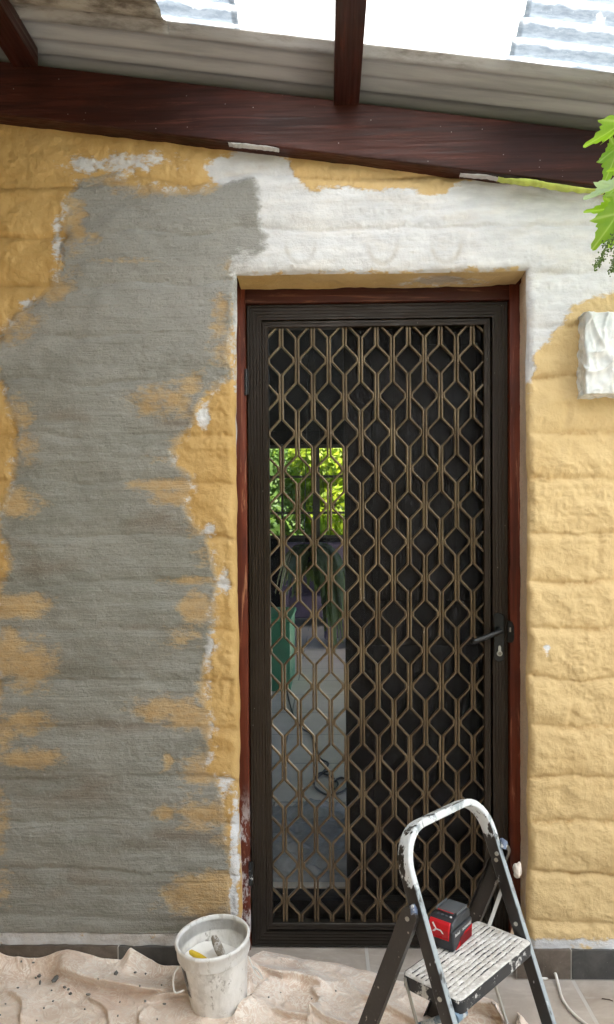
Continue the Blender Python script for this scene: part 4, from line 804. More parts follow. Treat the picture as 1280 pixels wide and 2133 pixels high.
# label on the left flank and the wire-and-plastic bail
def cyl_patch(name, a0, a1, z0, z1, mat, off=.0012):
    A, B = np.meshgrid(np.linspace(a0, a1, 12), np.linspace(z0, z1, 8), indexing='ij'); r = R0 + (R1 - R0) * (B - .006) / (Hb - .055) + off; Q = np.stack([r * np.cos(A), r * np.sin(A), B], -1)
    return grid_obj(name, np.array([[tuple(tilt @ Vector(p)) for p in row] for row in Q]), None, mat, buck)
M['label'] = mat_splat('scuffed_dark_label', (.06, .065, .07), (.6, .6, .58), .4, .55, 26, fine=.0)
cyl_patch('label', math.radians(192), math.radians(222), .065, .148, M['label'])
a = math.radians(205); ear = [tilt @ Vector(((R1 + .008) * math.cos(a), (R1 + .008) * math.sin(a), .150)), tilt @ Vector(((R1 + .024) * math.cos(a + .05), (R1 + .024) * math.sin(a), .135)), tilt @ Vector(((R1 + .034) * math.cos(a + .1), (R1 + .03) * math.sin(a), .105)), tilt @ Vector(((R1 + .026) * math.cos(a + .1), (R1 + .026) * math.sin(a + .1), .088)), tilt @ Vector(((R1 + .006) * math.cos(a + .2), (R1 + .006) * math.sin(a + .2), .092))]
a2 = math.radians(-12); e2 = [tilt @ Vector(((R1 + .006) * math.cos(a2), (R1 + .006) * math.sin(a2), .150)), tilt @ Vector(((R1 + .022) * math.cos(a2), (R1 + .02) * math.sin(a2), .10)), tilt @ Vector(((R1 + .034), -.01, .075)), tilt @ Vector((R1 + .02, .03, .07)), tilt @ Vector((R1 + .002, .05, .072))]
mb = MB(); mb.tube(smooth_path(ear, 6), .0026, 8); mb.build('handle', M['whitecable'], buck, auto=60)
mb = MB(); mb.tube(smooth_path(e2, 6), .0022, 8); mb.build('handle', M['whitecable'], buck, auto=60)
# trowels standing in the bucket
def stick(name, p0, p1, rad, mat, label, blade):
    t = empty(name, p1, label, 'trowel'); p0, p1 = Vector(p0), Vector(p1); n = 12; path = [p0.lerp(p1, i / n) for i in range(n + 1)]
    rr = [rad * (.55 + .45 * math.sin(math.pi * min(1, .22 + .75 * (1 - i / n)))) * (.35 if i == 0 else 1) for i in range(n + 1)]
    mb = MB(); mb.tube(path, rad, 14, radii=rr); mb.build('handle', mat, t, auto=60)
    d = (p1 - p0).normalized(); sd = d.cross(Vector((0, 1, .3))).normalized(); nn = d.cross(sd).normalized(); q = p1 + d * .02; mb = MB(); mb.tube([p1 - d * .005, q + d * .004], .004, 8)
    V = [q - sd * .012, q + sd * .012, q + d * .05 + sd * .022, q + d * .05 - sd * .022]; V = [v + nn * e for e in (-.0006, .0006) for v in V]; mb.add(V, [(0, 1, 2, 3), (7, 6, 5, 4), (0, 4, 5, 1), (1, 5, 6, 2), (2, 6, 7, 3), (3, 7, 4, 0)]); mb.build('blade', M['silver'], t); return t
M['greywood'] = mat_splat('plastered_wood_handle', (.30, .26, .21), (.62, .60, .57), .6, .5, 60, fine=.0); M['yellow'] = mat_splat('yellow_plastic_handle', (.60, .42, .02), (.75, .7, .5), .45, .66, 60, fine=.0)
T1 = tilt @ Vector((.012, .028, .215)); T2 = tilt @ Vector((.040, -.020, .125)); a1 = at(444, 1948, 1, bc.y + .015); a1b = at(463, 1991, 1, bc.y - .015)
stick('trowel', a1, a1b, .0125, M['greywood'], 'trowel with a plaster-crusted wooden handle leaning in the bucket', 1)
b1 = at(395, 1981, 1, bc.y - .035); b1b = at(432, 2004, 1, bc.y - .01)
stick('trowel', b1, b1b, .0095, M['yellow'], 'trowel with a yellow handle lying low in the bucket', 1)

# ------------------------------------------------------------------ step ladder
LO = Vector((.4613, -.6258, 0)); LU = Vector((.67387, .73885, 0)); LV = Vector((.73885, -.67387, 0))
def lp(u, v, z): return LO + LU * u + LV * v + Vector((0, 0, z))
lad = empty('step_ladder', lp(.165, 0, 0), 'small black folding step ladder splashed with white paint, standing in front of the door', 'step ladder')
def mat_rail():
    g = G('paint_splashed_rail', .35); sp_ = g.sep(); up = g.rng(g.math('ADD', sp_[2], g.math('MULTIPLY', g.noise(20, 6, .7), .10)), .575, .655)
    n = g.noise(28, 7, .72, sc=(1, 1, .6)); nb = g.noise(10, 5, .6); base = g.mix(g.rng(nb, .35, .65), (.013, .011, .010), (.028, .024, .021))
    thr = g.rng(up, 0, 1, .63, .42, smooth=False); f = g.rng(g.math('SUBTRACT', n, thr), 0, .03); f2 = g.rng(g.voro(55, sc=(1, 1, .5)), 0, .13, .9, 0.); f = g.math('MAXIMUM', f, f2)
    pc = g.mix(g.noise(60, 4, .6), (.45, .50, .54), (.78, .80, .80)); geo = g.new('ShaderNodeNewGeometry')
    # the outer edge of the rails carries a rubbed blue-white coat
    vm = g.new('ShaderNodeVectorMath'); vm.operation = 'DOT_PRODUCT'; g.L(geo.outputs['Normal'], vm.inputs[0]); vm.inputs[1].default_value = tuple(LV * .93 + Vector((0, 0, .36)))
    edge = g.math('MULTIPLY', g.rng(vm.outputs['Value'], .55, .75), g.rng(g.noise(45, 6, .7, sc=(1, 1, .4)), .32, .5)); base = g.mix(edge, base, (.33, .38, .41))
    g.set('Base Color', g.mix(f, base, pc)); g.set('Roughness', g.math('ADD', .34, g.math('MULTIPLY', f, .35))); g.bump(f, .5, .001); return g.m
M['rail'] = mat_rail(); M['legm'] = mat_splat('splashed_black_leg', (.030, .026, .023), (.62, .58, .52), .38, .61, 26, sc=(1, 1, .5), fine=.05)
M['tread'] = mat_simple('black_tread_plastic', (.02, .021, .023), .45)
WL = .34; un, uf = -.012, WL - .012
def rv(z): return .056 - .375 * (z - .301)
zt = .660; rc = .085; pth = []
N3 = (LV * 1 + Vector((0, 0, .375))).normalized()           # normal of the tilted plane of the handle loop
def lpt(u, z): return lp(u, rv(z), z)
pth = [lpt(un, z) for z in (.004, .2, .4, .52)]
zs_ = zt - rc * .95
for k in range(0, 10): a = math.pi / 2 * k / 9; pth.append(lpt(un + rc * (1 - math.cos(a)), zs_ + rc * .95 * math.sin(a)))
for k in range(9, -1, -1): a = math.pi / 2 * k / 9; pth.append(lpt(uf - rc * (1 - math.cos(a)), zs_ + rc * .95 * math.sin(a)))
pth += [lpt(uf, z) for z in (.52, .4, .2, .004)]
def rrect(hw, hh, r=.004, n=3):
    out = []
    for cx_, cy_, a0 in ((hw - r, hh - r, 0), (-hw + r, hh - r, 90), (-hw + r, -hh + r, 180), (hw - r, -hh + r, 270)):
        for k in range(n + 1): a = math.radians(a0 + 90 * k / n); out.append((cx_ + r * math.cos(a), cy_ + r * math.sin(a)))
    return out
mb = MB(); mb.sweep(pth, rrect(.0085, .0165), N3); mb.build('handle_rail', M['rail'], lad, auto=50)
# rear legs, U channel
def lv2(z): return -.035 - .405 * (.5 - z)
for u_, sg in ((un - .016, -1), (uf + .016, 1)):
    c = lambda z, o=0: lp(u_, lv2(z), z)
    N_ = LU * sg; pr = [(-.020, -.003), (-.020, .012), (-.018, .012), (-.018, -.001), (.018, -.001), (.018, .012), (.020, .012), (.020, -.003)]
    pr = [(a, -b_) for a, b_ in pr]
    zp = .50 if sg < 0 else .535
    sh = Vector((0, 0, 0))
    dirv = (c(.5) - c(.004)).normalized(); top = c(zp)
    pthl = [c(.004), c(.2), top] + [top + dirv * d for d in (.006, .012, .0165, .019)]; scl = [1, 1, 1, .97, .85, .6, .25]
    mb = MB()
    # full-width channel, rounded head
    V = []; path_ = pthl; n = len(pr); B_ = dirv.cross(N_).normalized(); F = []
    for p, s in zip(path_, scl): V += [p + B_ * (a * s) + N_ * b_ for a, b_ in pr]
    for i in range(len(path_) - 1):
        for j in range(n): F.append((i * n + j, i * n + (j + 1) % n, (i + 1) * n + (j + 1) % n, (i + 1) * n + j))
    F.append(tuple(range(n))); F.append(tuple((len(path_) - 1) * n + j for j in range(n))); mb.add(V, F)
    lg = mb.build('rear_leg', M['legm'], lad, auto=40)
    rv_ = top + dirv * -.004; mb = MB(); mb.tube([rv_ - LU * .006 * 1, rv_ + LU * .006], .0055, 14)
    pq = rv_ + (LU * -.0035 if sg < 0 else LU * -.026); mb = MB(); mb.tube([pq - LU * .002, pq + LU * .002], .005, 14); mb.tube([pq - LU * .0028, pq], .0025, 10); mb.build('rivet', M['silver'], lg, auto=50)
    mb = MB(); mb.tube([top + dirv * .010 - LU * .012 * sg * 1 + B_ * -.006, top + dirv * .022 - LU * .006 * sg, top + dirv * .016 + LU * .002 * sg + B_ * .010], .008, 10); mb.build('pivot_cap', mat_splat('blue_grey_cap' + str(sg), (.10, .13, .2), (.7, .7, .68), .4, .55, 60), lg, auto=60)
# rivets on the loop rail
for u_ in (un - .0092, uf - .0092):
    for z in (.515, .375) if u_ > 0 else (.35,):
        mb = MB(); p = lpt(u_, z); mb.tube([p - LU * .0016, p + LU * .002], .005, 14); mb.build('rivet', M['silver'], lad, auto=50)
# tread: rounded tray with ribbed, paint-crusted top
def mat_crust():
    g = G('crusted_ribbed_tread', .75); cu = g.attr('groove'); n = g.noise(70, 7, .75); n2 = g.noise(18, 6, .7); wear = g.math('ADD', cu, g.math('ADD', g.math('MULTIPLY', g.math('SUBTRACT', n, .5), 2.2), g.math('MULTIPLY', g.math('SUBTRACT', n2, .5), 2.0)))
    f = g.rng(wear, .50, .68); c = g.mix(g.rng(n, .35, .7), (.46, .44, .41), (.80, .79, .76)); c = g.mix(g.rng(n2, .55, .7, 0, .5), c, (.55, .49, .42)); g.set('Base Color', g.mix(f, c, (.03, .032, .04))); g.bump(g.math('ADD', g.math('MULTIPLY', f, -1.), n), .8, .002); return g.m
M['crust'] = mat_crust()
def tread(z, u0, u1, v0, v1, nm='tread'):
    nu, nv = 120, 90; A, B = np.meshgrid(np.linspace(0, 1, nu), np.linspace(0, 1, nv), indexing='ij'); U = u0 + (u1 - u0) * A; Vv = v0 + (v1 - v0) * B
    r = .018; du = np.maximum(np.maximum(u0 + r - U, U - u1 + r), 0); dv = np.maximum(np.maximum(v0 + r - Vv, Vv - v1 + r), 0); dd = np.hypot(du, dv); sc_ = np.where(dd > r, r / np.maximum(dd, 1e-9), 1)
    U = U + np.where(dd > r, np.sign(u0 + u1 - 2 * U) * (du - du * sc_), 0); Vv = Vv + np.where(dd > r, np.sign(v0 + v1 - 2 * Vv) * (dv - dv * sc_), 0)
    ph = ((Vv - v0) / .0125) % 1; inner_m = sstep(.010, .014, np.minimum(np.minimum(Vv - v0, v1 - Vv), np.minimum(U - u0, u1 - U)))
    gv = np.exp(-((ph - .5) / .16) ** 2) * inner_m; edge = np.clip(dd / r, 0, 1); z_ = z - .0018 * gv + .0016 * (fbm(U, Vv, .015, .012, 131, 3) - .5) - .003 * np.clip((np.maximum(dd, 0) - r * .72) / (r * .28), 0, 1) ** 2
    mind = np.minimum(np.minimum(Vv - v0, v1 - Vv), np.minimum(U - u0, u1 - U)); z_ = z_ - .003 * np.exp(-(np.maximum(mind, 0) / .002))
    Q = np.stack([LO.x + LU.x * U + LV.x * Vv, LO.y + LU.y * U + LV.y * Vv, z_], -1); top = grid_obj(nm, Q, None, M['crust'], lad, attrs=dict(groove=gv * .75)); top.name = nm
    # skirt
    poly = [];
    for cx_, cy_, a0 in ((u1 - r, v1 - r, 0), (u0 + r, v1 - r, 90), (u0 + r, v0 + r, 180), (u1 - r, v0 + r, 270)):
        for k in range(7): a = math.radians(a0 + 15 * k); poly.append((cx_ + r * math.cos(a), cy_ + r * math.sin(a)))
    mb = MB(); mb.prism(poly, lambda a, b_, d: tuple(lp(a, b_, d)), z - .030, z - .0025); mb.build('tread_edge', mat_splat('splashed_tread_edge', (.022, .024, .028), (.70, .70, .68), .45, .57, 26, fine=.0), top, auto=40)
tread(.350, .000, .318, -.078, .074); tread(.150, .004, .312, .060, .215)
# linkage rods and braces
M['rod'] = mat_simple('zinc_rod', (.42, .40, .36), .4, .7); M['bluet'] = mat_splat('blue_painted_tube', (.16, .24, .32), (.62, .64, .65), .4, .5, 24, sc=(1, 1, 1), fine=.0)
mb = MB(); mb.tube([lp(-.002, -.066, .345), lp(-.002, -.02, .22), lp(-.002, .02, .11)], .0035, 8); mb.build('link_rod', M['rod'], lad, auto=60)
fr1, fr2 = at(1033, 2056, 1, -.47), at(1057, 2133, 1, -.50)
mb = MB(); mb.tube([fr1 + np.array([-.003, .0, .03]), fr1, fr2, fr2 + (fr2 - fr1) * .9], .004, 8); mb.build('link_rod', M['rod'], lad, auto=60)
q1, q2 = lp(.006, .060, .318), lp(.004, -.075, .218)
mb = MB(); mb.tube([q1, q2, q2 + (q2 - q1) * .8], .0075, 12); mb.build('brace_tube', M['bluet'], lad, auto=60)
mb = MB(); mb.tube([lp(-.004, .062, .312), lp(.03, .062, .312)], .011, 12); mb.build('collar', M['bluet'], lad, auto=60)
r1, r2 = at(1052, 1835, 1, -.36), at(1022, 1920, 1, -.37)
mb = MB(); mb.sweep([r1, r2, r2 + (r2 - r1) * .3], rrect(.0045, .002, .001, 1), (0, 1, 0)); mb.build('brace_strip', mat_simple('white_metal_strip', (.6, .6, .58), .4), lad, auto=40)

# rag tucked behind the ladder and cardboard piece
def blob(name, c, r, seed, mat, label, cat):
    bm = bmesh.new(); bmesh.ops.create_icosphere(bm, subdivisions=4, radius=1); of = Vector((seed * 3.1, seed, seed * 2))
    for v in bm.verts: v.co = Vector((v.co.x * r[0], v.co.y * r[1], v.co.z * r[2])) * (1 + .35 * mn.noise(v.co * 1.6 + of) + .12 * abs(mn.noise(v.co * 6 + of)))
    me = bpy.data.meshes.new(name); bm.to_mesh(me); bm.free(); o = link(name, me, mat, None, True); o.location = c; return tag(o, label, cat)
q = at(1078, 1812, 1, -.375); blob('rag', tuple(q), (.010, .012, .018), 4, mat_simple('off_white_rag', (.62, .56, .50), .9, bump=.003), 'small off-white rag tucked behind the far rail of the ladder', 'rag')
cbp = [at(x, y_, 1, -.02) for x, y_ in ((1078, 1905), (1093, 1962), (1085, 1975), (1062, 1950), (1070, 1925))]
mb = MB(); mb.add([tuple(p + np.array([0, e, -.0])) for e in (0, .003) for p in cbp], [(4, 3, 2, 1, 0), (5, 6, 7, 8, 9)] + [(i, (i + 1) % 5, 5 + (i + 1) % 5, 5 + i) for i in range(5)])
tag(mb.build('cardboard_scrap', mat_simple('tan_card', (.45, .34, .24), .8)), 'torn tan cardboard scrap standing against the wall behind the ladder', 'cardboard')

# ------------------------------------------------------------------ battery on the tread
bat = empty('battery_pack', lp(.193, -.07, .351), 'red and black power tool battery on the ladder tread', 'battery')
BM = Matrix(((LU.x, LV.x, 0, lp(.142, -.034, 0).x), (LU.y, LV.y, 0, lp(.142, -.034, 0).y), (0, 0, 1, .3515), (0, 0, 0, 1)))   # local: x along tread, y towards its front, z up
rz = BM @ Matrix.Rotation(math.radians(-6), 4, 'Z')
M['batb'] = mat_splat('scuffed_dark_plastic', (.022, .026, .032), (.45, .45, .45), .35, .69, 30, fine=.02); M['batr'] = mat_simple('red_plastic', (.52, .012, .02), .28, var=.1); M['batg'] = mat_simple('grey_plastic', (.10, .11, .12), .4); M['white'] = mat_simple('white_print', (.8, .8, .8), .4, var=.03)
Lx, Ly = .100, .072
mb = MB(); mb.box((0, -Ly, 0), (Lx, 0, .046), rz, bev=.005); mb.build('body', M['batb'], bat, auto=45)
mb = MB(); mb.prism([(.010, .0462), (.0, .040), (.004, .060), (.020, .069), (.086, .071), (.096, .064), (.0995, .0462)], lambda a, b_, d: tuple(rz @ Vector((a, d, b_))), -Ly + .004, -.004); tp = mb.build('top_housing', M['batb'], bat); tp.modifiers.new('bevel', 'BEVEL').width = .003
mb = MB(); mb.box((.030, -.058, .0705), (.092, -.014, .0745), rz, bev=.0015); mb.box((.034, -.064, .070), (.088, -.060, .077), rz, bev=.001); mb.box((.034, -.012, .070), (.088, -.008, .077), rz, bev=.001); mb.build('terminal_rail', M['batg'], bat, auto=40)
# red release button on the end facing the viewer's left, and red ribs on the long side
mb = MB(); mb.prism([(-.0035, .026), (-.0015, .024), (.0015, .040), (.006, .058), (.010, .0625), (.006, .0650), (-.0005, .060), (-.0045, .048)], lambda a, b_, d: tuple(rz @ Vector((a, d, b_))), -Ly + .010, -.010); rb = mb.build('release_button', M['batr'], bat); rb.modifiers.new('bevel', 'BEVEL').width = .001
# white K-shaped mark on the button
def strip(mb, pts, w_, fn, t0=0, t1=.0006):
    for (a, b_), (c, d) in zip(pts[:-1], pts[1:]):
        L_ = math.hypot(c - a, d - b_); nx, ny = -(d - b_) / L_ * w_ / 2, (c - a) / L_ * w_ / 2
        mb.prism([(a + nx, b_ + ny), (c + nx, d + ny), (c - nx, d - ny), (a - nx, b_ - ny)], lambda x, y_, q: fn(x, y_, q), t0, t1)
mb = MB(); fe = lambda a, b_, q: tuple(rz @ Vector((-.0048 - q + max(0, (b_ - .048)) * .30 + max(0, .048 - b_) * .14, a, b_)))
strip(mb, [(-.058, .030), (-.042, .046), (-.052, .058)], .004, fe); strip(mb, [(-.042, .046), (-.030, .046), (-.020, .032)], .0035, fe); mb.build('mark', M['white'], rb)
mb = MB(); mb.prism([(.012, .002), (.094, .002), (.096, .030), (.060, .026), (.036, .016)], lambda a, b_, d: tuple(rz @ Vector((a, d, b_))), -.001, .0012); sp_o = mb.build('side_panel', M['batr'], bat)
mb = MB()
for k in range(12): x = .034 + k * .005; mb.box((x, .0012, .003), (x + .0016, .0026, .024), rz)
mb.build('ribs', mat_simple('dark_red_plastic', (.22, .01, .015), .4), sp_o)
for k in range(4):
    mb = MB(); mb.tube([rz @ Vector((.0215, -.050 + k * .011, .0690)), rz @ Vector((.0215, -.050 + k * .011, .0712))], .0028, 10); mb.build('charge_light', M['batg'] if k < 3 else M['white'], bat, auto=50)
mb = MB(); mb.box((.030, -.056, .0742), (.0325, -.016, .0752), rz); mb.build('red_line', M['batr'], bat)
def text(body, size, Mx, mat, parent, name, ext=.0002):
    cu = bpy.data.curves.new(name, 'FONT'); cu.body = body; cu.size = size; cu.extrude = ext; o = bpy.data.objects.new(name, cu); COL.objects.link(o); bpy.context.view_layer.update()
    me = bpy.data.meshes.new_from_object(o.evaluated_get(bpy.context.evaluated_depsgraph_get())); bpy.data.objects.remove(o); me.transform(Mx); return link(name, me, mat, parent)
side = rz @ Matrix.Translation((.006, .0006, .030)) @ Matrix.Rotation(math.radians(90), 4, 'X') @ Matrix.Identity(4)
side = rz @ Matrix(((1, 0, 0, .008), (0, 0, 1, .0006), (0, 1, 0, .0335), (0, 0, 0, 1)))
text('Einhell', .0095, side, M['white'], bat, 'lettering'); side2 = rz @ Matrix(((1, 0, 0, .046), (0, 0, 1, .0006), (0, 1, 0, .0335), (0, 0, 0, 1))); text('X-CHANGE', .0085, side2, M['white'], bat, 'lettering')

# ------------------------------------------------------------------ wrapped box on the wall
bx0, bx1, bz0, bz1 = float(aY(1222, 735, -.07)[0]), float(aY(1222, 735, -.07)[0]) + .30, float(aY(1240, 820, -.07)[2]), float(aY(1240, 650, -.07)[2])
wb = empty('wrapped_box', ((bx0 + bx1) / 2, -.03, bz0), 'small wall box wrapped in crumpled white plastic and tape, right of the doorway', 'wrapped box')
mb = MB(); mb.box((bx0 + .006, -.06, bz0 + .006), (bx1 - .006, .01, bz1 - .006), bev=.006); mb.build('box', M['white'], wb, auto=40)
def _wr(g): return g.mix(g.rng(g.noise(14, 6, .7, dist=1.), .3, .7), (.60, .66, .68), (.90, .91, .90))
M['wrap'] = mat_translucent('white_masking_film', None, (.7, .72, .72), .2, .16, var=_wr).m
n_ = 150; A, B = np.meshgrid(np.linspace(-.35, 1.35, n_), np.linspace(-.30, 1.30, n_), indexing='ij')
Ac, Bc2 = np.clip(A, 0, 1), np.clip(B, 0, 1); out_ = np.maximum(np.abs(A - Ac) * (bx1 - bx0), np.abs(B - Bc2) * (bz1 - bz0)); dep = np.clip(out_ / .07, 0, 1)
wxp = bx0 + (bx1 - bx0) * Ac; wzp = bz0 + (bz1 - bz0) * Bc2
s1 = A * .30 + B * .04; r1_ = np.abs(fbm(A * .3 + B * .07, B * .26, .075, .13, 141, 2) - .5) * 2; r2_ = np.abs(fbm(A * .3 - B * .10, B * .26, .05, .10, 147, 3) - .5) * 2
r3_ = np.abs(fbm(A * .3 + B * .02, B * .26, .022, .20, 157, 2) - .5) * 2; crk = (1 - r1_) ** 8 * .012 + (1 - r2_) ** 8 * .007 + (1 - r3_) ** 7 * .004 + (fbm(A * .3, B * .26, .05, .08, 149, 2) - .5) * .005
yw = -.066 + dep * .072 - crk * (1 - dep * .5); sx_ = (fbm(A * .3, B * .26, .02, .02, 151, 3) - .5) * .012 * sstep(0, .4, dep); wxp = wxp + sx_ - (A < 0) * crk * .3; wzp = wzp + (fbm(A * .3, B * .26, .025, .02, 153, 3) - .5) * .014 * sstep(0, .4, dep)
grid_obj('plastic_wrap', np.stack([wxp, yw, wzp], -1), None, M['wrap'], wb)

# yellow-green foam bead and plaster smears along the beam
def bead(name, pts, prof_h, depth, mat, label, cat):
    V = []; F = []; P0 = pts; pts = []
    for (x0, y0, h0), (x1, y1, h1) in zip(P0[:-1], P0[1:]):
        for k in range(6): t = k / 6; pts.append((x0 + (x1 - x0) * t, y0 + (y1 - y0) * t + random.uniform(-.6, .6), (h0 + (h1 - h0) * t) * random.uniform(.45, 1.15)))
    pts.append(P0[-1]); n = len(pts)
    for i, (px, py, h_) in enumerate(pts):
        q = aY(px, py, -.055); h = h_ / 720.; 
        for (dy, dz_) in ((0.012, h * .5), (-depth * .7, h * .35), (-depth, -h * .1), (-depth * .6, -h * .55), (.02, -h * .7)): V.append((q[0], -.052 + dy, q[2] + dz_))
    for i in range(n - 1):
        for j in range(5): F.append((i * 5 + j, i * 5 + (j + 1) % 5, (i + 1) * 5 + (j + 1) % 5, (i + 1) * 5 + j))
    F.append((0, 1, 2, 3, 4)); F.append(tuple((n - 1) * 5 + j for j in range(5))); o = mesh_obj(name, V, F, mat, None, True)
    md = o.modifiers.new('sub', 'SUBSURF'); md.levels = md.render_levels = 2; return tag(o, label, cat)
bead('masking_strip', [(1038, 370, 2), (1050, 373, 7), (1085, 375, 11), (1110, 377, 12), (1140, 383, 11), (1180, 389, 10), (1220, 394, 8), (1250, 397, 6), (1262, 399, 2)], 1, .010, mat_simple('yellow_green_foam', (.45, .52, .10), .6, var=.2, scale=20, bump=.003), 'thin yellow-green strip along the lower edge of the roof beam by the vine', 'strip')
bead('plaster_smear', [(476, 297, 2), (490, 299, 6), (510, 300, 6), (540, 303, 7), (565, 306, 5), (582, 310, 2)], 1, .006, mat_simple('grey_white_plaster', (.50, .50, .50), .9, var=.15, scale=30, bump=.004), 'pale plaster smear along the lower edge of the beam above the cement patch', 'plaster smear')
bead('plaster_smear', [(960, 361, 2), (980, 363, 5), (1010, 364, 6), (1030, 368, 4), (1042, 371, 2)], 1, .005, mat_simple('grey_white_plaster_thin', (.42, .40, .40), .9, var=.15, scale=30, bump=.004), 'faint plaster smear on the beam beside the yellow-green strip', 'plaster smear')

# white cable on the patio floor
pts = [aZ(x, y_, .006) for x, y_ in ((1060, 1990), (1078, 2012), (1092, 2026), (1115, 2037), (1140, 2037), (1146, 2026))] + [aZ(1152, 2024, .02), aZ(1158, 2030, .02)] + [aZ(x, y_, .006) for x, y_ in ((1164, 2052), (1172, 2080), (1190, 2106), (1225, 2136), (1300, 2190))]
cable('extension_cable', pts, .0042, M['whitecable'], 'white cable running over the patio tiles behind the ladder')
mb = MB(); mb.tube([aZ(1254, 2080, .003), aZ(1262, 2081, .004), aZ(1270, 2082, .003), aZ(1277, 2085, .003)], .0013, 6); tag(mb.build('twig', mat_simple('dark_twig', (.07, .045, .03), .8)), 'short dark twig on the floor tile at the right', 'twig')

# ------------------------------------------------------------------ grape vine
M['vine'] = None
def mat_vine():
    g = G('vine_leaf', .38); n = g.noise(14, 5, .6); k = g.new('ShaderNodeNewGeometry'); r_ = k.outputs['Random Per Island']; c = g.mix(r_, (.10, .26, .02), (.20, .38, .03)); c = g.mix(g.rng(n, .35, .7, 0, .5), c, (.30, .44, .05)); v_ = g.attr('vein'); c = g.mix(g.math('MULTIPLY', v_, .85), c, (.50, .60, .20))
    c = g.mix(g.math('MULTIPLY', k.outputs['Backfacing'], .75), c, (.50, .60, .50))
    g.set('Base Color', c); t = g.new('ShaderNodeBsdfTranslucent'); g.L(g.mix(.6, c, (.52, .85, .03)), t.inputs[0]); mx = g.new('ShaderNodeMixShader'); mx.inputs[0].default_value = .55; g.L(g.b.outputs[0], mx.inputs[1]); g.L(t.outputs[0], mx.inputs[2]); g.L(mx.outputs[0], g.out.inputs[0]); g.bump(v_, .5, .002); return g.m
M['vine'] = mat_vine()
vine = empty('grape_vine', (1.12, -.4, 2.6), 'bright green grape vine hanging under the roof edge, at the right', 'vine')
LV_, LF_, LA_ = [], [], []
def leaf(base, tip, width, tw=0., curl=.15, seed=0):
    base, tip = Vector(base), Vector(tip); ax = tip - base; L_ = ax.length; ax.normalize(); view = (Vector(CAM) - base).normalized(); sd = ax.cross(view).normalized(); nr = sd.cross(ax).normalized()
    sd, nr = (sd * math.cos(tw) + nr * math.sin(tw)), (nr * math.cos(tw) - sd * math.sin(tw)); rr = random.Random(seed)
    # lobed outline in polar form about a point near the petiole
    lob = [(0, 1.0), (28, .62), (42, .60), (58, .80), (80, .50), (96, .48), (118, .58), (142, .42), (165, .34), (180, .10)]
    N = 48; outl = []
    for i in range(-N, N + 1):
        a = abs(i) / N * 180; j = 0
        while j < len(lob) - 2 and a > lob[j + 1][0]: j += 1
        t = (a - lob[j][0]) / (lob[j + 1][0] - lob[j][0]); t = t * t * (3 - 2 * t) if lob[j + 1][1] > lob[j][1] else 1 - (1 - t) ** 1.2
        r = lob[j][1] + (lob[j + 1][1] - lob[j][1]) * t; r *= 1 + .17 * (((abs(i) % 4) / 4) - .5) + rr.uniform(-.02, .02); outl.append((math.radians(a) * (1 if i >= 0 else -1), r))
    n0 = len(LV_); rings = 6
    for k in range(rings + 1):
        for a, r in outl:
            q = k / rings * r; x = q * math.cos(a) * .80 * L_ + .2 * L_; y_ = q * math.sin(a) * width * .62 / .5 * .62; s = q
            z = -curl * L_ * (abs(y_) / max(width, 1e-6)) ** 1.5 * 1.1 - curl * L_ * .7 * (x / L_) ** 2 + .02 * L_ * math.sin(a * 7) * s
            LV_.append(tuple(base + ax * x + sd * y_ + nr * z)); vv = max(math.exp(-(abs(math.sin((a))) * q / .03) ** 2) if abs(a) < 1.5 else 0, *[math.exp(-((abs(a) - m_) * q / .03) ** 2) for m_ in (1.01, 2.06)]); LA_.append(vv)
    w_ = len(outl)
    for k in range(rings):
        for j in range(w_ - 1): LF_.append((n0 + k * w_ + j, n0 + k * w_ + j + 1, n0 + (k + 1) * w_ + j + 1, n0 + (k + 1) * w_ + j))
VY = -.38
def vp(px, py, dy=0): return Vector(aY(px, py, VY + dy))
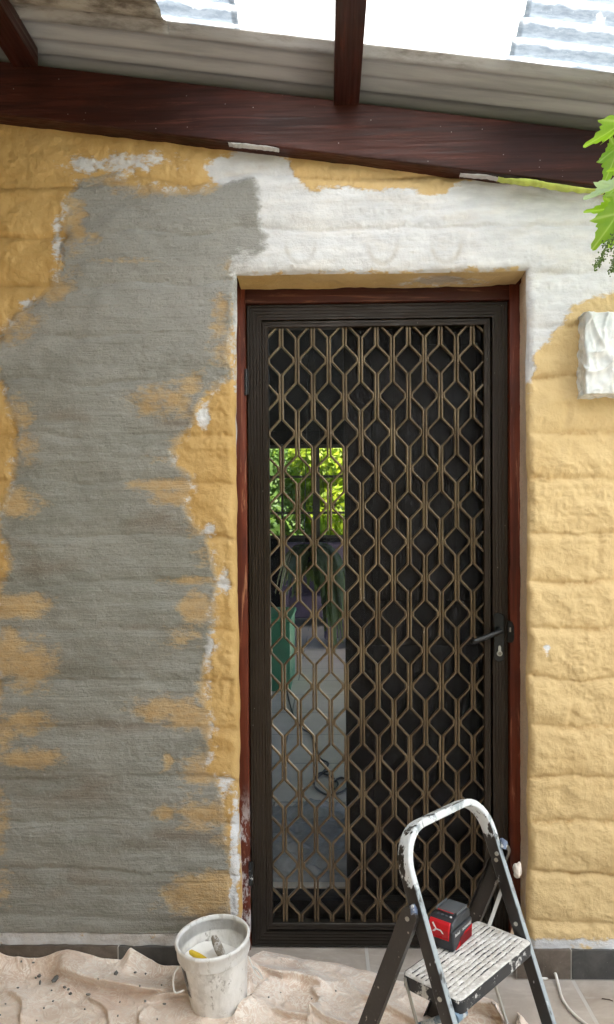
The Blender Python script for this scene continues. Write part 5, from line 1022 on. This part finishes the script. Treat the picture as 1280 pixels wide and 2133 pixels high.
lfs = [((1318, 238, 0), (1224, 318, .0), .065, .75, .30), ((1330, 280, .03), (1243, 328, .03), .06, -.8, .25), ((1345, 340, .0), (1262, 366, .0), .06, .9, .2), ((1300, 375, -.02), (1206, 440, -.03), .040, 2.5, .35), ((1308, 425, .02), (1212, 452, .02), .060, .9, .2),
       ((1300, 425, -.01), (1238, 525, -.01), .085, .45, .22), ((1350, 400, .03), (1262, 470, .03), .12, -.2, .2), ((1380, 250, .05), (1290, 240, .05), .12, .3, .2), ((1400, 330, .0), (1330, 400, .05), .13, .1, .2), ((1420, 420, .02), (1340, 500, .02), .13, .3, .2), ((1290, 300, .06), (1262, 395, .07), .09, .9, .2), ((1480, 300, .02), (1400, 330, .04), .13, -.3, .2), ((1460, 200, .0), (1380, 260, .0), .12, .2, .2), ((1300, 380, .05), (1255, 415, .06), .07, -.5, .2), ((1310, 440, .06), (1270, 520, .06), .08, .5, .2)]
for i, (b_, t_, w_, tw, cu) in enumerate(lfs): leaf(vp(*b_), vp(*t_), w_, tw, cu, i)
lo = mesh_obj('foliage', LV_, LF_, M['vine'], vine, True); at_ = lo.data.attributes.new('vein', 'FLOAT', 'POINT'); at_.data.foreach_set('value', LA_)
mb = MB(); M['stem'] = mat_simple('green_stem', (.16, .26, .05), .5)
stem = [vp(1560, 60, .05), vp(1450, 180, .03), vp(1360, 260, .0), vp(1320, 330, 0), vp(1308, 410, 0), vp(1290, 470, 0)]; mb.tube(smooth_path(stem, 6), .004, 8)
for i, (b_, t_, w_, tw, cu) in enumerate(lfs):
    q = vp(*b_); j = min(stem, key=lambda s: (s - q).length); mb.tube([j, (j + q) / 2 + Vector((0, 0, .008)), q.lerp(vp(*t_), .2)], .0013, 6)
mb.build('stem', M['stem'], vine, auto=60)
M['buds'] = mat_leafy('grape_buds', (.05, .10, .02), (.12, .20, .04), .1)
for k, (pts, dn) in enumerate((([(1290, 470), (1268, 505), (1255, 535), (1238, 562)], 90), ([(1296, 480), (1290, 520), (1282, 545), (1272, 568)], 80))):
    P3 = smooth_path([vp(*p) for p in pts], 8); mb = MB(); mb.tube(P3, .0012, 6); fc_ = mb.build('flower_cluster', M['stem'], vine, auto=60); bm = bmesh.new(); rr = random.Random(k)
    for q in range(dn * 2):
        t = rr.uniform(.25, 1); p = P3[int(t * (len(P3) - 1))]; w_ = .011 * (1.15 - t) + .004
        bmesh.ops.create_icosphere(bm, subdivisions=1, radius=rr.uniform(.0016, .0026), matrix=Matrix.Translation(p + Vector((rr.gauss(0, w_ * .6), rr.gauss(0, w_ * .6), rr.gauss(0, .004)))))
    me = bpy.data.meshes.new('buds'); bm.to_mesh(me); bm.free(); link('buds', me, M['buds'], fc_, True)
